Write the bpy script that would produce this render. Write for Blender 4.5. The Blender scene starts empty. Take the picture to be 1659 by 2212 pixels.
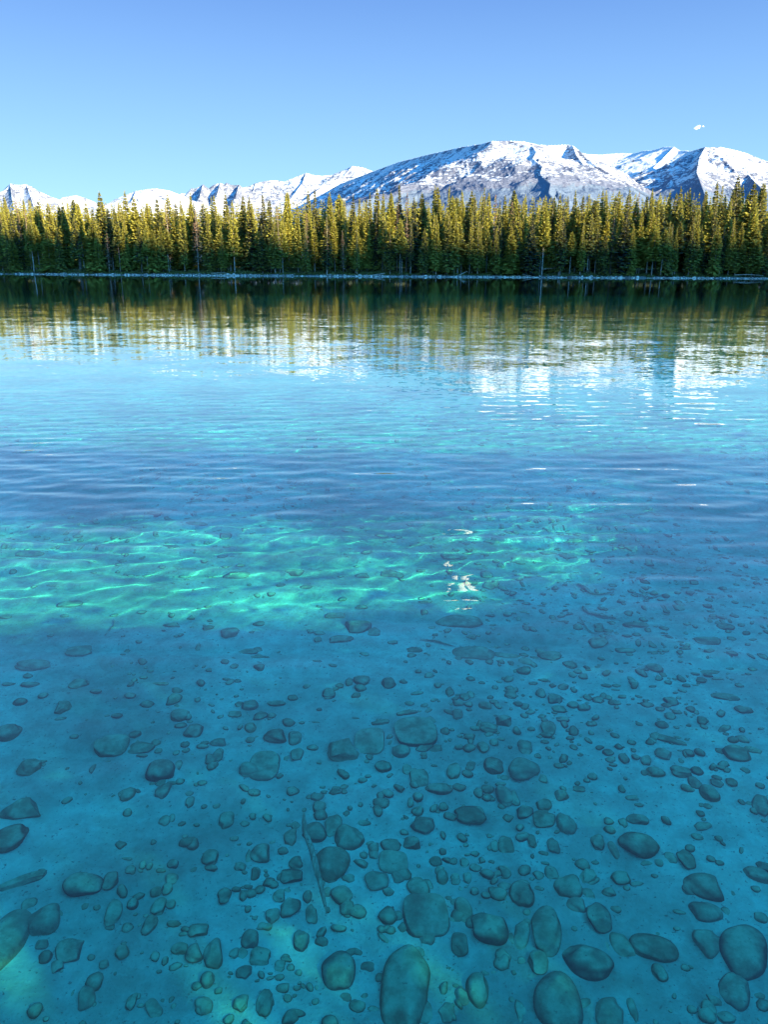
import bpy, math, random
import numpy as np
from mathutils import Vector

random.seed(7)
RS = np.random.RandomState(11)
scene = bpy.context.scene
COL = scene.collection
PI = math.pi

# ------------------------------------------------------------------ camera
CAM_H = 1.70
PITCH = math.radians(17.41)
ROLL = math.radians(0.33)
FPX = 1659.0                      # focal length in units of the 1659x2212 view of the photograph

cam_d = bpy.data.cameras.new("camera")
cam = bpy.data.objects.new("camera", cam_d)
COL.objects.link(cam)
cam_d.sensor_fit = 'VERTICAL'
cam_d.sensor_height = 36.0
cam_d.lens = 18.0 * FPX / 1106.0
cam_d.clip_start = 0.05
cam_d.clip_end = 60000
from mathutils import Matrix
R = Matrix.Rotation(PI / 2 - PITCH, 3, 'X') @ Matrix.Rotation(ROLL, 3, 'Z')
cam.matrix_world = Matrix.Translation((0, 0, CAM_H)) @ R.to_4x4()
scene.camera = cam
RN = np.array(R)


def pix_dir(px, py):
    """unit direction through a point of the photograph (1659x2212 units)"""
    d = np.array([(px - 829.5) / FPX, -(py - 1106.0) / FPX, -1.0])
    d = RN @ d
    return d / np.linalg.norm(d)


def at_range(px, py, y):
    """world point seen at (px, py) whose forward distance is y"""
    d = pix_dir(px, py)
    t = y / d[1]
    return np.array([d[0] * t, y, CAM_H + d[2] * t])


# ------------------------------------------------------------------ sun and sky
SUN_EL = math.radians(16.5)
SUN_H = np.array([0.77, -0.64]); SUN_H = SUN_H / np.linalg.norm(SUN_H)
SUN = np.array([SUN_H[0] * math.cos(SUN_EL), SUN_H[1] * math.cos(SUN_EL), math.sin(SUN_EL)])
sl = bpy.data.lights.new("sun", 'SUN')
sl.energy = 5.0
sl.angle = math.radians(0.5)
sl.color = (1.0, 0.82, 0.47)
so = bpy.data.objects.new("sun", sl)
so.rotation_euler = Vector(SUN).to_track_quat('Z', 'Y').to_euler()
COL.objects.link(so)
sl.cycles.is_caustics_light = True

world = bpy.data.worlds.new("World")
scene.world = world
world.use_nodes = True
wn = world.node_tree.nodes
wl = world.node_tree.links
wn.clear()
w_out = wn.new('ShaderNodeOutputWorld')
w_bg = wn.new('ShaderNodeBackground')
w_sky = wn.new('ShaderNodeTexSky')
w_sky.sky_type = 'NISHITA'
w_sky.sun_disc = False
w_sky.sun_elevation = SUN_EL
w_sky.sun_rotation = math.atan2(SUN[0], SUN[1])
w_sky.altitude = 1100
w_sky.air_density = 1.0
w_sky.dust_density = 0.3
w_sky.ozone_density = 2.5
w_bg.inputs[1].default_value = 0.15
# deep clear mountain blue: the sky texture blended with a gradient by height above the horizon
w_tc = wn.new('ShaderNodeTexCoord')
w_sep = wn.new('ShaderNodeSeparateXYZ'); wl.new(w_tc.outputs['Generated'], w_sep.inputs[0])
w_r = wn.new('ShaderNodeValToRGB'); wl.new(w_sep.outputs['Z'], w_r.inputs[0])
SKY_STOPS = [(0.0, (0.46, 0.80, 1.04)), (0.07, (0.37, 0.73, 1.03)), (0.16, (0.27, 0.56, 1.0)), (0.28, (0.152, 0.345, 0.80)), (0.50, (0.12, 0.36, 0.84)), (1.0, (0.09, 0.50, 1.0))]
while len(w_r.color_ramp.elements) < len(SKY_STOPS): w_r.color_ramp.elements.new(0.5)
for e_, (p_, c_) in zip(w_r.color_ramp.elements, SKY_STOPS): e_.position = p_; e_.color = (*c_, 1)
w_sc = wn.new('ShaderNodeVectorMath'); w_sc.operation = 'SCALE'; w_sc.inputs['Scale'].default_value = 1.43
wl.new(w_r.outputs[0], w_sc.inputs[0])
w_mix = wn.new('ShaderNodeMix'); w_mix.data_type = 'RGBA'; w_mix.inputs[0].default_value = 0.96
wl.new(w_sky.outputs[0], w_mix.inputs[6]); wl.new(w_sc.outputs[0], w_mix.inputs[7])
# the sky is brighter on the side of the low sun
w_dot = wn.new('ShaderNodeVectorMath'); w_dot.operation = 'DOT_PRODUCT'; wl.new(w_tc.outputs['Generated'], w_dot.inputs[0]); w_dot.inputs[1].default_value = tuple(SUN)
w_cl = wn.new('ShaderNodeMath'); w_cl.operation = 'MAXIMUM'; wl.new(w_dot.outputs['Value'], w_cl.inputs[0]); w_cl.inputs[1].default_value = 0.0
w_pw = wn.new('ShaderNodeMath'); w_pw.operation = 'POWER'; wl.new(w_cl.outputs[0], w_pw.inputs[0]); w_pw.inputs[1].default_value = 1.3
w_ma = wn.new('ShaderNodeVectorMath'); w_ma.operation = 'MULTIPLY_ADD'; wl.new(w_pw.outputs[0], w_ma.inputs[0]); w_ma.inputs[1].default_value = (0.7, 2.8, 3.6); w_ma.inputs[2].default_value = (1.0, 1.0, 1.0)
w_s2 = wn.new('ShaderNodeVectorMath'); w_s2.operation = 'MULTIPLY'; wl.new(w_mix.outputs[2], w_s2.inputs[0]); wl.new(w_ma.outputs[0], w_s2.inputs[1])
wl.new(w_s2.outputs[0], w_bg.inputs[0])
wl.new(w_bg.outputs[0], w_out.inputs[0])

scene.view_settings.view_transform = 'Standard'
scene.view_settings.look = 'None'
scene.view_settings.gamma = 1.0
scene.view_settings.exposure = 2.25
scene.render.engine = 'CYCLES'
cy = scene.cycles
cy.max_bounces = 8
cy.diffuse_bounces = 2
cy.glossy_bounces = 4
cy.transmission_bounces = 6
cy.transparent_max_bounces = 24
cy.volume_bounces = 1
cy.caustics_reflective = False
cy.caustics_refractive = True
cy.blur_glossy = 0.0
cy.sample_clamp_indirect = 6.0
cy.use_denoising = True
cy.use_adaptive_sampling = True
cy.adaptive_threshold = 0.01

# ------------------------------------------------------------------ helpers
def tag(o, label=None, cat=None, group=None, kind=None):
    if label: o["label"] = label
    if cat: o["category"] = cat
    if group: o["group"] = group
    if kind: o["kind"] = kind
    return o


def mesh_np(name, verts, faces, mats=(), smooth=True, attrs=None, colattrs=None):
    """mesh from an Nx3 array and an array (or list) of faces"""
    me = bpy.data.meshes.new(name)
    verts = np.asarray(verts, dtype=np.float32)
    if isinstance(faces, np.ndarray):
        k = faces.shape[1]
        nf = faces.shape[0]
        me.vertices.add(len(verts))
        me.vertices.foreach_set("co", verts.ravel())
        me.loops.add(nf * k)
        me.loops.foreach_set("vertex_index", faces.astype(np.int32).ravel())
        me.polygons.add(nf)
        me.polygons.foreach_set("loop_start", np.arange(0, nf * k, k, dtype=np.int32))
        me.polygons.foreach_set("loop_total", np.full(nf, k, dtype=np.int32))
        me.update(calc_edges=True)
    else:
        me.from_pydata([tuple(v) for v in verts], [], faces)
        me.update()
    me.polygons.foreach_set("use_smooth", np.full(len(me.polygons), smooth))
    for m in mats:
        me.materials.append(m)
    for an, av in (attrs or {}).items():
        a = me.attributes.new(an, 'FLOAT', 'POINT')
        a.data.foreach_set("value", np.asarray(av, dtype=np.float32).ravel())
    return me


def link(name, me, parent=None, loc=None):
    o = bpy.data.objects.new(name, me)
    COL.objects.link(o)
    if parent is not None:
        o.parent = parent
    if loc is not None:
        o.location = loc
    return o


def grid_faces(nu, nv):
    """quads of a (nv rows) x (nu columns) vertex grid, facing +z for x along u and y along v"""
    i = np.arange(nu - 1)[None, :] + np.arange(nv - 1)[:, None] * nu
    return np.stack([i, i + 1, i + 1 + nu, i + nu], axis=-1).reshape(-1, 4)


class Noise2:
    """smooth value noise on a wrapped lattice"""
    def __init__(self, seed, n=256):
        self.t = np.random.RandomState(seed).uniform(-1, 1, (n, n)); self.n = n

    def __call__(self, x, y):
        xi = np.floor(x).astype(np.int64); yi = np.floor(y).astype(np.int64)
        fx = x - xi; fy = y - yi
        fx = fx * fx * fx * (fx * (fx * 6 - 15) + 10); fy = fy * fy * fy * (fy * (fy * 6 - 15) + 10)
        n = self.n; t = self.t
        a = t[yi % n, xi % n]; b = t[yi % n, (xi + 1) % n]
        c = t[(yi + 1) % n, xi % n]; d = t[(yi + 1) % n, (xi + 1) % n]
        return (a * (1 - fx) + b * fx) * (1 - fy) + (c * (1 - fx) + d * fx) * fy


N1, N2, N3 = Noise2(1), Noise2(2), Noise2(3)


def fbm(x, y, octaves=5, gain=0.5, nz=N1):
    s = 0; a = 1.0; t = 0
    for o in range(octaves):
        s = s + a * nz(x * 2 ** o + 17.3 * o, y * 2 ** o - 9.1 * o); t += a; a *= gain
    return s / t


def ridged(x, y, octaves=5, gain=0.5, nz=N2):
    s = 0; a = 1.0; t = 0
    for o in range(octaves):
        s = s + a * (1 - 2 * np.abs(nz(x * 2 ** o + 31.7 * o, y * 2 ** o + 5.9 * o))); t += a; a *= gain
    return s / t


def sstep(a, b, x):
    t = np.clip((x - a) / (b - a), 0, 1)
    return t * t * (3 - 2 * t)


# ------------------------------------------------------------------ material helper
def new_mat(name):
    m = bpy.data.materials.new(name)
    m.use_nodes = True
    nt = m.node_tree
    nt.nodes.clear()
    out = nt.nodes.new('ShaderNodeOutputMaterial')
    return m, nt, out


def nd(nt, typ, ins=None, **props):
    n = nt.nodes.new(typ)
    for k, v in props.items():
        setattr(n, k, v)
    for k, v in (ins or {}).items():
        if isinstance(v, bpy.types.NodeSocket):
            nt.links.new(v, n.inputs[k])
        else:
            n.inputs[k].default_value = v
    return n


def ramp(nt, fac, stops, interp='LINEAR'):
    r = nt.nodes.new('ShaderNodeValToRGB')
    r.color_ramp.interpolation = interp
    els = r.color_ramp.elements
    while len(els) < len(stops):
        els.new(0.5)
    for e, (p, c) in zip(els, stops):
        e.position = p
        e.color = c if len(c) == 4 else (*c, 1)
    nt.links.new(fac, r.inputs[0])
    return r.outputs[0]


def mixc(nt, fac, a, b, mode='MIX'):
    m = nt.nodes.new('ShaderNodeMix'); m.data_type = 'RGBA'; m.blend_type = mode
    for i, v in ((0, fac), (6, a), (7, b)):
        if isinstance(v, bpy.types.NodeSocket):
            nt.links.new(v, m.inputs[i])
        elif i == 0:
            m.inputs[0].default_value = v
        else:
            m.inputs[i].default_value = (*v, 1) if len(v) == 3 else v
    return m.outputs[2]


def noise_fac(nt, vec, scale, detail=4, rough=0.55, dist=0.0):
    n = nd(nt, 'ShaderNodeTexNoise', {'Scale': scale, 'Detail': detail, 'Roughness': rough, 'Distortion': dist})
    if vec is not None:
        nt.links.new(vec, n.inputs['Vector'])
    return n.outputs['Fac']


def math_n(nt, op, a, b=None, clamp=False):
    m = nt.nodes.new('ShaderNodeMath'); m.operation = op; m.use_clamp = clamp
    for i, v in ((0, a), (1, b)):
        if v is None: continue
        if isinstance(v, bpy.types.NodeSocket): nt.links.new(v, m.inputs[i])
        else: m.inputs[i].default_value = v
    return m.outputs[0]


def map_range(nt, v, a, b, c=0.0, d=1.0, smooth=True):
    m = nt.nodes.new('ShaderNodeMapRange')
    m.interpolation_type = 'SMOOTHSTEP' if smooth else 'LINEAR'
    nt.links.new(v, m.inputs[0])
    for i, k in ((1, a), (2, b), (3, c), (4, d)):
        m.inputs[i].default_value = k
    return m.outputs[0]
# ------------------------------------------------------------------ the lake: bed, shore, water
def shore_y(x):
    """forward distance of the far waterline"""
    x = np.asarray(x, dtype=float)
    base = 262 + 75 * sstep(-60, -260, x) + 22 * sstep(60, 300, x)
    return base + 2.2 * N1(x / 23.0, x * 0 + 3.3) + 0.8 * N2(x / 6.0, x * 0 + 1.7)


def bed_z(x, y):
    x = np.asarray(x, dtype=float); y = np.asarray(y, dtype=float)
    d = 0.62 + 0.045 * np.clip(y - 1, 0, 11) + 0.10 * np.clip(y - 12, 0, 26)
    d = d + 3.5 * sstep(50, 90, y)
    # pale shoal about forty metres out, nearer the right hand side
    sh = np.exp(-((y - 62 - 0.12 * x) / 9.0) ** 2) * sstep(-25, 6, x)
    d = d - 1.6 * sh
    ys = shore_y(x)
    far = (ys - y) * 0.16                       # bank under the far waterline
    d = np.minimum(d, np.maximum(far, 0) + 0.0)
    z = -d
    # near bank rises behind the photographer
    z = np.where(y < 1.0, -0.62 + (1.0 - y) * 0.42, z)
    z = np.where(y < -2.0, 0.64 + (-2.0 - y) * 0.045, z)
    edge = sstep(900, 1300, np.abs(x))
    z = z * (1 - edge) + 4.0 * edge
    land = sstep(0.0, -0.6, z * 1.0)
    z = z + land * (0.055 * fbm(x / 1.3, y / 1.1, 4) + 0.014 * fbm(x / 0.22, y / 0.2, 3, nz=N2))
    return z


def spaced(lo, hi, dense_lo, dense_hi, step, growth=1.09):
    mid = list(np.arange(dense_lo, dense_hi, step)) + [dense_hi]
    up = []; s = step; v = dense_hi
    while v < hi:
        s *= growth; v += s; up.append(min(v, hi))
    dn = []; s = step; v = dense_lo
    while v > lo:
        s *= growth; v -= s; dn.append(max(v, lo))
    return np.array(dn[::-1] + mid + up)


# ---- lake bed
m_bed, nt, out = new_mat("silty_lake_bed")
geo = nd(nt, 'ShaderNodeNewGeometry')
P = geo.outputs['Position']
n1 = noise_fac(nt, P, 0.9, 5, 0.6)
n2 = noise_fac(nt, P, 9.0, 5, 0.65)
n3 = noise_fac(nt, P, 70.0, 3, 0.6)
c = mixc(nt, map_range(nt, n1, 0.32, 0.62), (0.30, 0.44, 0.36), (0.66, 0.80, 0.68))
c = mixc(nt, map_range(nt, n2, 0.3, 0.75), mixc(nt, 1.0, c, (0.62, 0.64, 0.62), 'MULTIPLY'), c)
c = mixc(nt, map_range(nt, n3, 0.60, 0.72), c, (0.20, 0.20, 0.17))
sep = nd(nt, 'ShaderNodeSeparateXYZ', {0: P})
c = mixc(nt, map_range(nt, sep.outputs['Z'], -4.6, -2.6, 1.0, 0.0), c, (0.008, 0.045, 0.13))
bump_h = math_n(nt, 'ADD', math_n(nt, 'MULTIPLY', n2, 0.03), math_n(nt, 'MULTIPLY', n3, 0.006))
bmp = nd(nt, 'ShaderNodeBump', {'Height': bump_h, 'Distance': 1.0, 'Strength': 0.8})
bs = nd(nt, 'ShaderNodeBsdfDiffuse', {'Color': c, 'Normal': bmp.outputs[0]})
nt.links.new(bs.outputs[0], out.inputs[0])

gx = spaced(-1400, 1400, -7.0, 7.0, 0.045)
gy = spaced(-30, 255, -1.5, 11.0, 0.045, 1.07)
tt = np.linspace(0, 1, 26)[1:]
X, Y = np.meshgrid(gx, np.concatenate([gy, 255 + tt]))
nrow = len(gy)
ys = shore_y(gx)
for k, t in enumerate(tt):
    Y[nrow + k] = 255 + (ys + 0.0 - 255) * t
Z = bed_z(X, Y)
Z[-1] = 0.02
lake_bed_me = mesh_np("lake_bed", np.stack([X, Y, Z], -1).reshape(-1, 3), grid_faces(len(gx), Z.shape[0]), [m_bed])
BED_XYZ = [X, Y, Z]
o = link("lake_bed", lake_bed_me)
tag(o, kind="structure")
o.cycles.is_caustics_receiver = True

# ---- land beyond the far waterline, out to the mountains
m_gr, nt, out = new_mat("forest_floor")
geo = nd(nt, 'ShaderNodeNewGeometry')
P = geo.outputs['Position']
at = nd(nt, 'ShaderNodeAttribute', attribute_name='inland')
n1 = noise_fac(nt, P, 0.35, 5, 0.6)
n2 = noise_fac(nt, P, 3.0, 5, 0.7)
floor_c = mixc(nt, map_range(nt, n1, 0.4, 0.6), (0.045, 0.060, 0.022), (0.13, 0.115, 0.05))
grav = mixc(nt, map_range(nt, n2, 0.35, 0.7), (0.09, 0.085, 0.08), (0.22, 0.21, 0.19))
edge = math_n(nt, 'ADD', at.outputs['Fac'], math_n(nt, 'MULTIPLY', math_n(nt, 'SUBTRACT', n1, 0.5), 5.0))
c = mixc(nt, map_range(nt, edge, 2.6, 3.6), grav, floor_c)
bmp = nd(nt, 'ShaderNodeBump', {'Height': n2, 'Distance': 0.25, 'Strength': 1.0})
bs = nd(nt, 'ShaderNodeBsdfDiffuse', {'Color': c, 'Normal': bmp.outputs[0]})
nt.links.new(bs.outputs[0], out.inputs[0])
gx2 = spaced(-22000, 22000, -320, 320, 0.9, 1.12)
off = spaced(0, 30000, 0.0, 14.0, 0.5, 1.16)
X, O = np.meshgrid(gx2, off)
Y = shore_y(np.clip(gx2, -1400, 1400))[None, :] + O


def land_z(x, o):
    """height of the land o metres behind the waterline"""
    z = 0.02 + 0.55 * sstep(0, 3.5, o) + 1.0 * sstep(4, 11, o) + 0.02 * np.clip(o - 11, 0, 200)
    z = z + 0.45 * N1(x / 9.0, o / 5.0 + 40) * sstep(1.5, 8, o) + 0.10 * N2(x / 1.7, o / 1.2) * sstep(0.3, 2, o)
    z = z + 6 * fbm(x / 160.0, o / 160.0, 3) * sstep(60, 200, o)
    return z


Z = land_z(X, O)
o = link("ground", mesh_np("ground", np.stack([X, Y, Z], -1).reshape(-1, 3), grid_faces(len(gx2), len(off)), [m_gr], attrs={'inland': O}))
tag(o, kind="structure")

# ---- near bank behind the photographer
bx = spaced(-22000, 22000, -60, 60, 1.5, 1.2)
by = spaced(-9000, -2.0, -40, -2.0, 1.0, 1.2)
X, Y = np.meshgrid(bx, by)
Z = 0.62 + (-2.0 - Y) * 0.045 + 0.15 * N1(X / 4, Y / 4) * sstep(-2, -5, Y)
Z = np.where(Y < -60, 0.62 + 58 * 0.045, Z)
o = link("near_bank", mesh_np("near_bank", np.stack([X, Y, Z], -1).reshape(-1, 3), grid_faces(len(bx), len(by)), [m_gr], attrs={'inland': -Y + 3}))
tag(o, kind="structure")

# ---- water
m_w, nt, out = new_mat("clear_lake_water")
geo = nd(nt, 'ShaderNodeNewGeometry')
P = geo.outputs['Position']
sep = nd(nt, 'ShaderNodeSeparateXYZ', {0: P})


def nvec(scale, sx, seed, detail=2.0):
    mp = nd(nt, 'ShaderNodeMapping', {'Vector': P, 'Location': (seed, seed * 1.7, 0), 'Rotation': (0, 0, 0.06), 'Scale': (sx, 1.0, 1.0)})
    n = nd(nt, 'ShaderNodeTexNoise', {'Vector': mp.outputs[0], 'Scale': scale, 'Detail': detail, 'Roughness': 0.5})
    s = nd(nt, 'ShaderNodeVectorMath', {0: n.outputs['Color'], 1: (0.5, 0.5, 0.5)}, operation='SUBTRACT')
    return s.outputs[0]


v1 = nvec(3.2, 0.50, 3.0)
v2 = nvec(1.1, 0.50, 11.0)
v3 = nvec(15.0, 0.6, 23.0, 1.0)
va = nd(nt, 'ShaderNodeVectorMath', {0: v1, 1: v2}, operation='ADD')
v3s = nd(nt, 'ShaderNodeVectorMath', {0: v3, 1: (1.7, 1.7, 1.7)}, operation='MULTIPLY')
va = nd(nt, 'ShaderNodeVectorMath', {0: va.outputs[0], 1: v3s.outputs[0]}, operation='ADD')
# wind patches: calm under the far shore, ruffled in the middle
mp = nd(nt, 'ShaderNodeMapping', {'Vector': P, 'Scale': (0.012, 0.05, 1.0)})
patch = nd(nt, 'ShaderNodeTexNoise', {'Vector': mp.outputs[0], 'Scale': 1.0, 'Detail': 3.0, 'Roughness': 0.5}).outputs['Fac']
amp = map_range(nt, sep.outputs['Y'], 9.0, 13.0, 0.0, 1.0)
calm = map_range(nt, sep.outputs['Y'], 16.0, 55.0, 1.0, 0.12)
amp = math_n(nt, 'MULTIPLY', amp, calm)
amp = math_n(nt, 'MULTIPLY', amp, map_range(nt, patch, 0.35, 0.65, 0.55, 1.25))
WAVE_AMP = 0.048
amp = math_n(nt, 'MULTIPLY', amp, WAVE_AMP)
vs = nd(nt, 'ShaderNodeVectorMath', {0: va.outputs[0], 1: (0.30, 1.0, 0.0)}, operation='MULTIPLY')
sc_ = nd(nt, 'ShaderNodeVectorMath', operation='SCALE'); nt.links.new(vs.outputs[0], sc_.inputs[0]); nt.links.new(amp, sc_.inputs['Scale'])
ad = nd(nt, 'ShaderNodeVectorMath', {0: geo.outputs['Normal'], 1: sc_.outputs[0]}, operation='ADD')
nm = nd(nt, 'ShaderNodeVectorMath', {0: ad.outputs[0]}, operation='NORMALIZE')
WATER_TINT = (0.08, 0.98, 0.86, 1)
pw = nd(nt, 'ShaderNodeBsdfPrincipled', {'Base Color': WATER_TINT, 'Roughness': 0.0, 'IOR': 1.333, 'Transmission Weight': 1.0, 'Coat Weight': 1.0, 'Coat Roughness': 0.0, 'Coat IOR': 1.42, 'Coat Normal': nm.outputs[0], 'Normal': nm.outputs[0]})
nt.links.new(pw.outputs[0], out.inputs[0])

wx = spaced(-1350, 1350, -7.6, 7.6, 0.03, 1.13)
wy = spaced(-8.0, 420, 0.3, 13.0, 0.028, 1.12)
X, Y = np.meshgrid(wx, wy)
Z = np.zeros_like(X)
r2 = np.random.RandomState(5)
fade = sstep(13.0, 9.0, Y) * sstep(7.6, 6.8, np.abs(X)) 
for k in range(80):
    lam = 0.105 * (5.0 ** r2.uniform(0, 1))
    th = PI / 2 + r2.normal(0.10, 0.33)
    if k % 6 == 0: th = r2.uniform(0, PI)
    kk = 2 * PI / lam
    slope = 0.0052 * (lam / 0.3) ** 0.15
    # wind makes the ripples stand higher further from the bank
    Z += slope / kk * np.sin(kk * (math.cos(th) * X + math.sin(th) * Y) + r2.uniform(0, 6.28))
Z *= fade * (0.5 + 0.7 * sstep(2.5, 6.0, Y) - 0.62 * sstep(5.5, 9, Y)) * (0.85 + 0.5 * N3(X / 1.9, Y / 1.1))
o = link("water", mesh_np("water", np.stack([X, Y, Z], -1).reshape(-1, 3), grid_faces(len(wx), len(wy)), [m_w]))
tag(o, kind="structure")
o.cycles.is_caustics_caster = True
# ------------------------------------------------------------------ stones lying on the bed
def refracted(px, py):
    d = pix_dir(px, py)
    t = -CAM_H / d[2]
    p0 = np.array([0, 0, CAM_H]) + d * t
    eta = 1 / 1.333
    c1 = -d[2]
    c2 = math.sqrt(1 - eta * eta * (1 - c1 * c1))
    r = eta * d + (eta * c1 - c2) * np.array([0, 0, 1.0])
    return p0, r / np.linalg.norm(r)


def bed_point(px, py):
    """point of the lake bed seen through the water at (px, py); also the apparent scale (metres per unit) there and the ray under water"""
    p0, r = refracted(px, py)
    t = 0.7 / -r[2]
    for _ in range(12):
        p = p0 + r * t
        t += (p[2] - float(bed_z(p[0], p[1]))) / -r[2] * 0.8
    p = p0 + r * t
    q0, s = refracted(px + 10, py)
    q = q0 + s * ((q0[2] - p[2]) / -s[2])
    return p, np.linalg.norm(q - p) / 10.0, r


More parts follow.
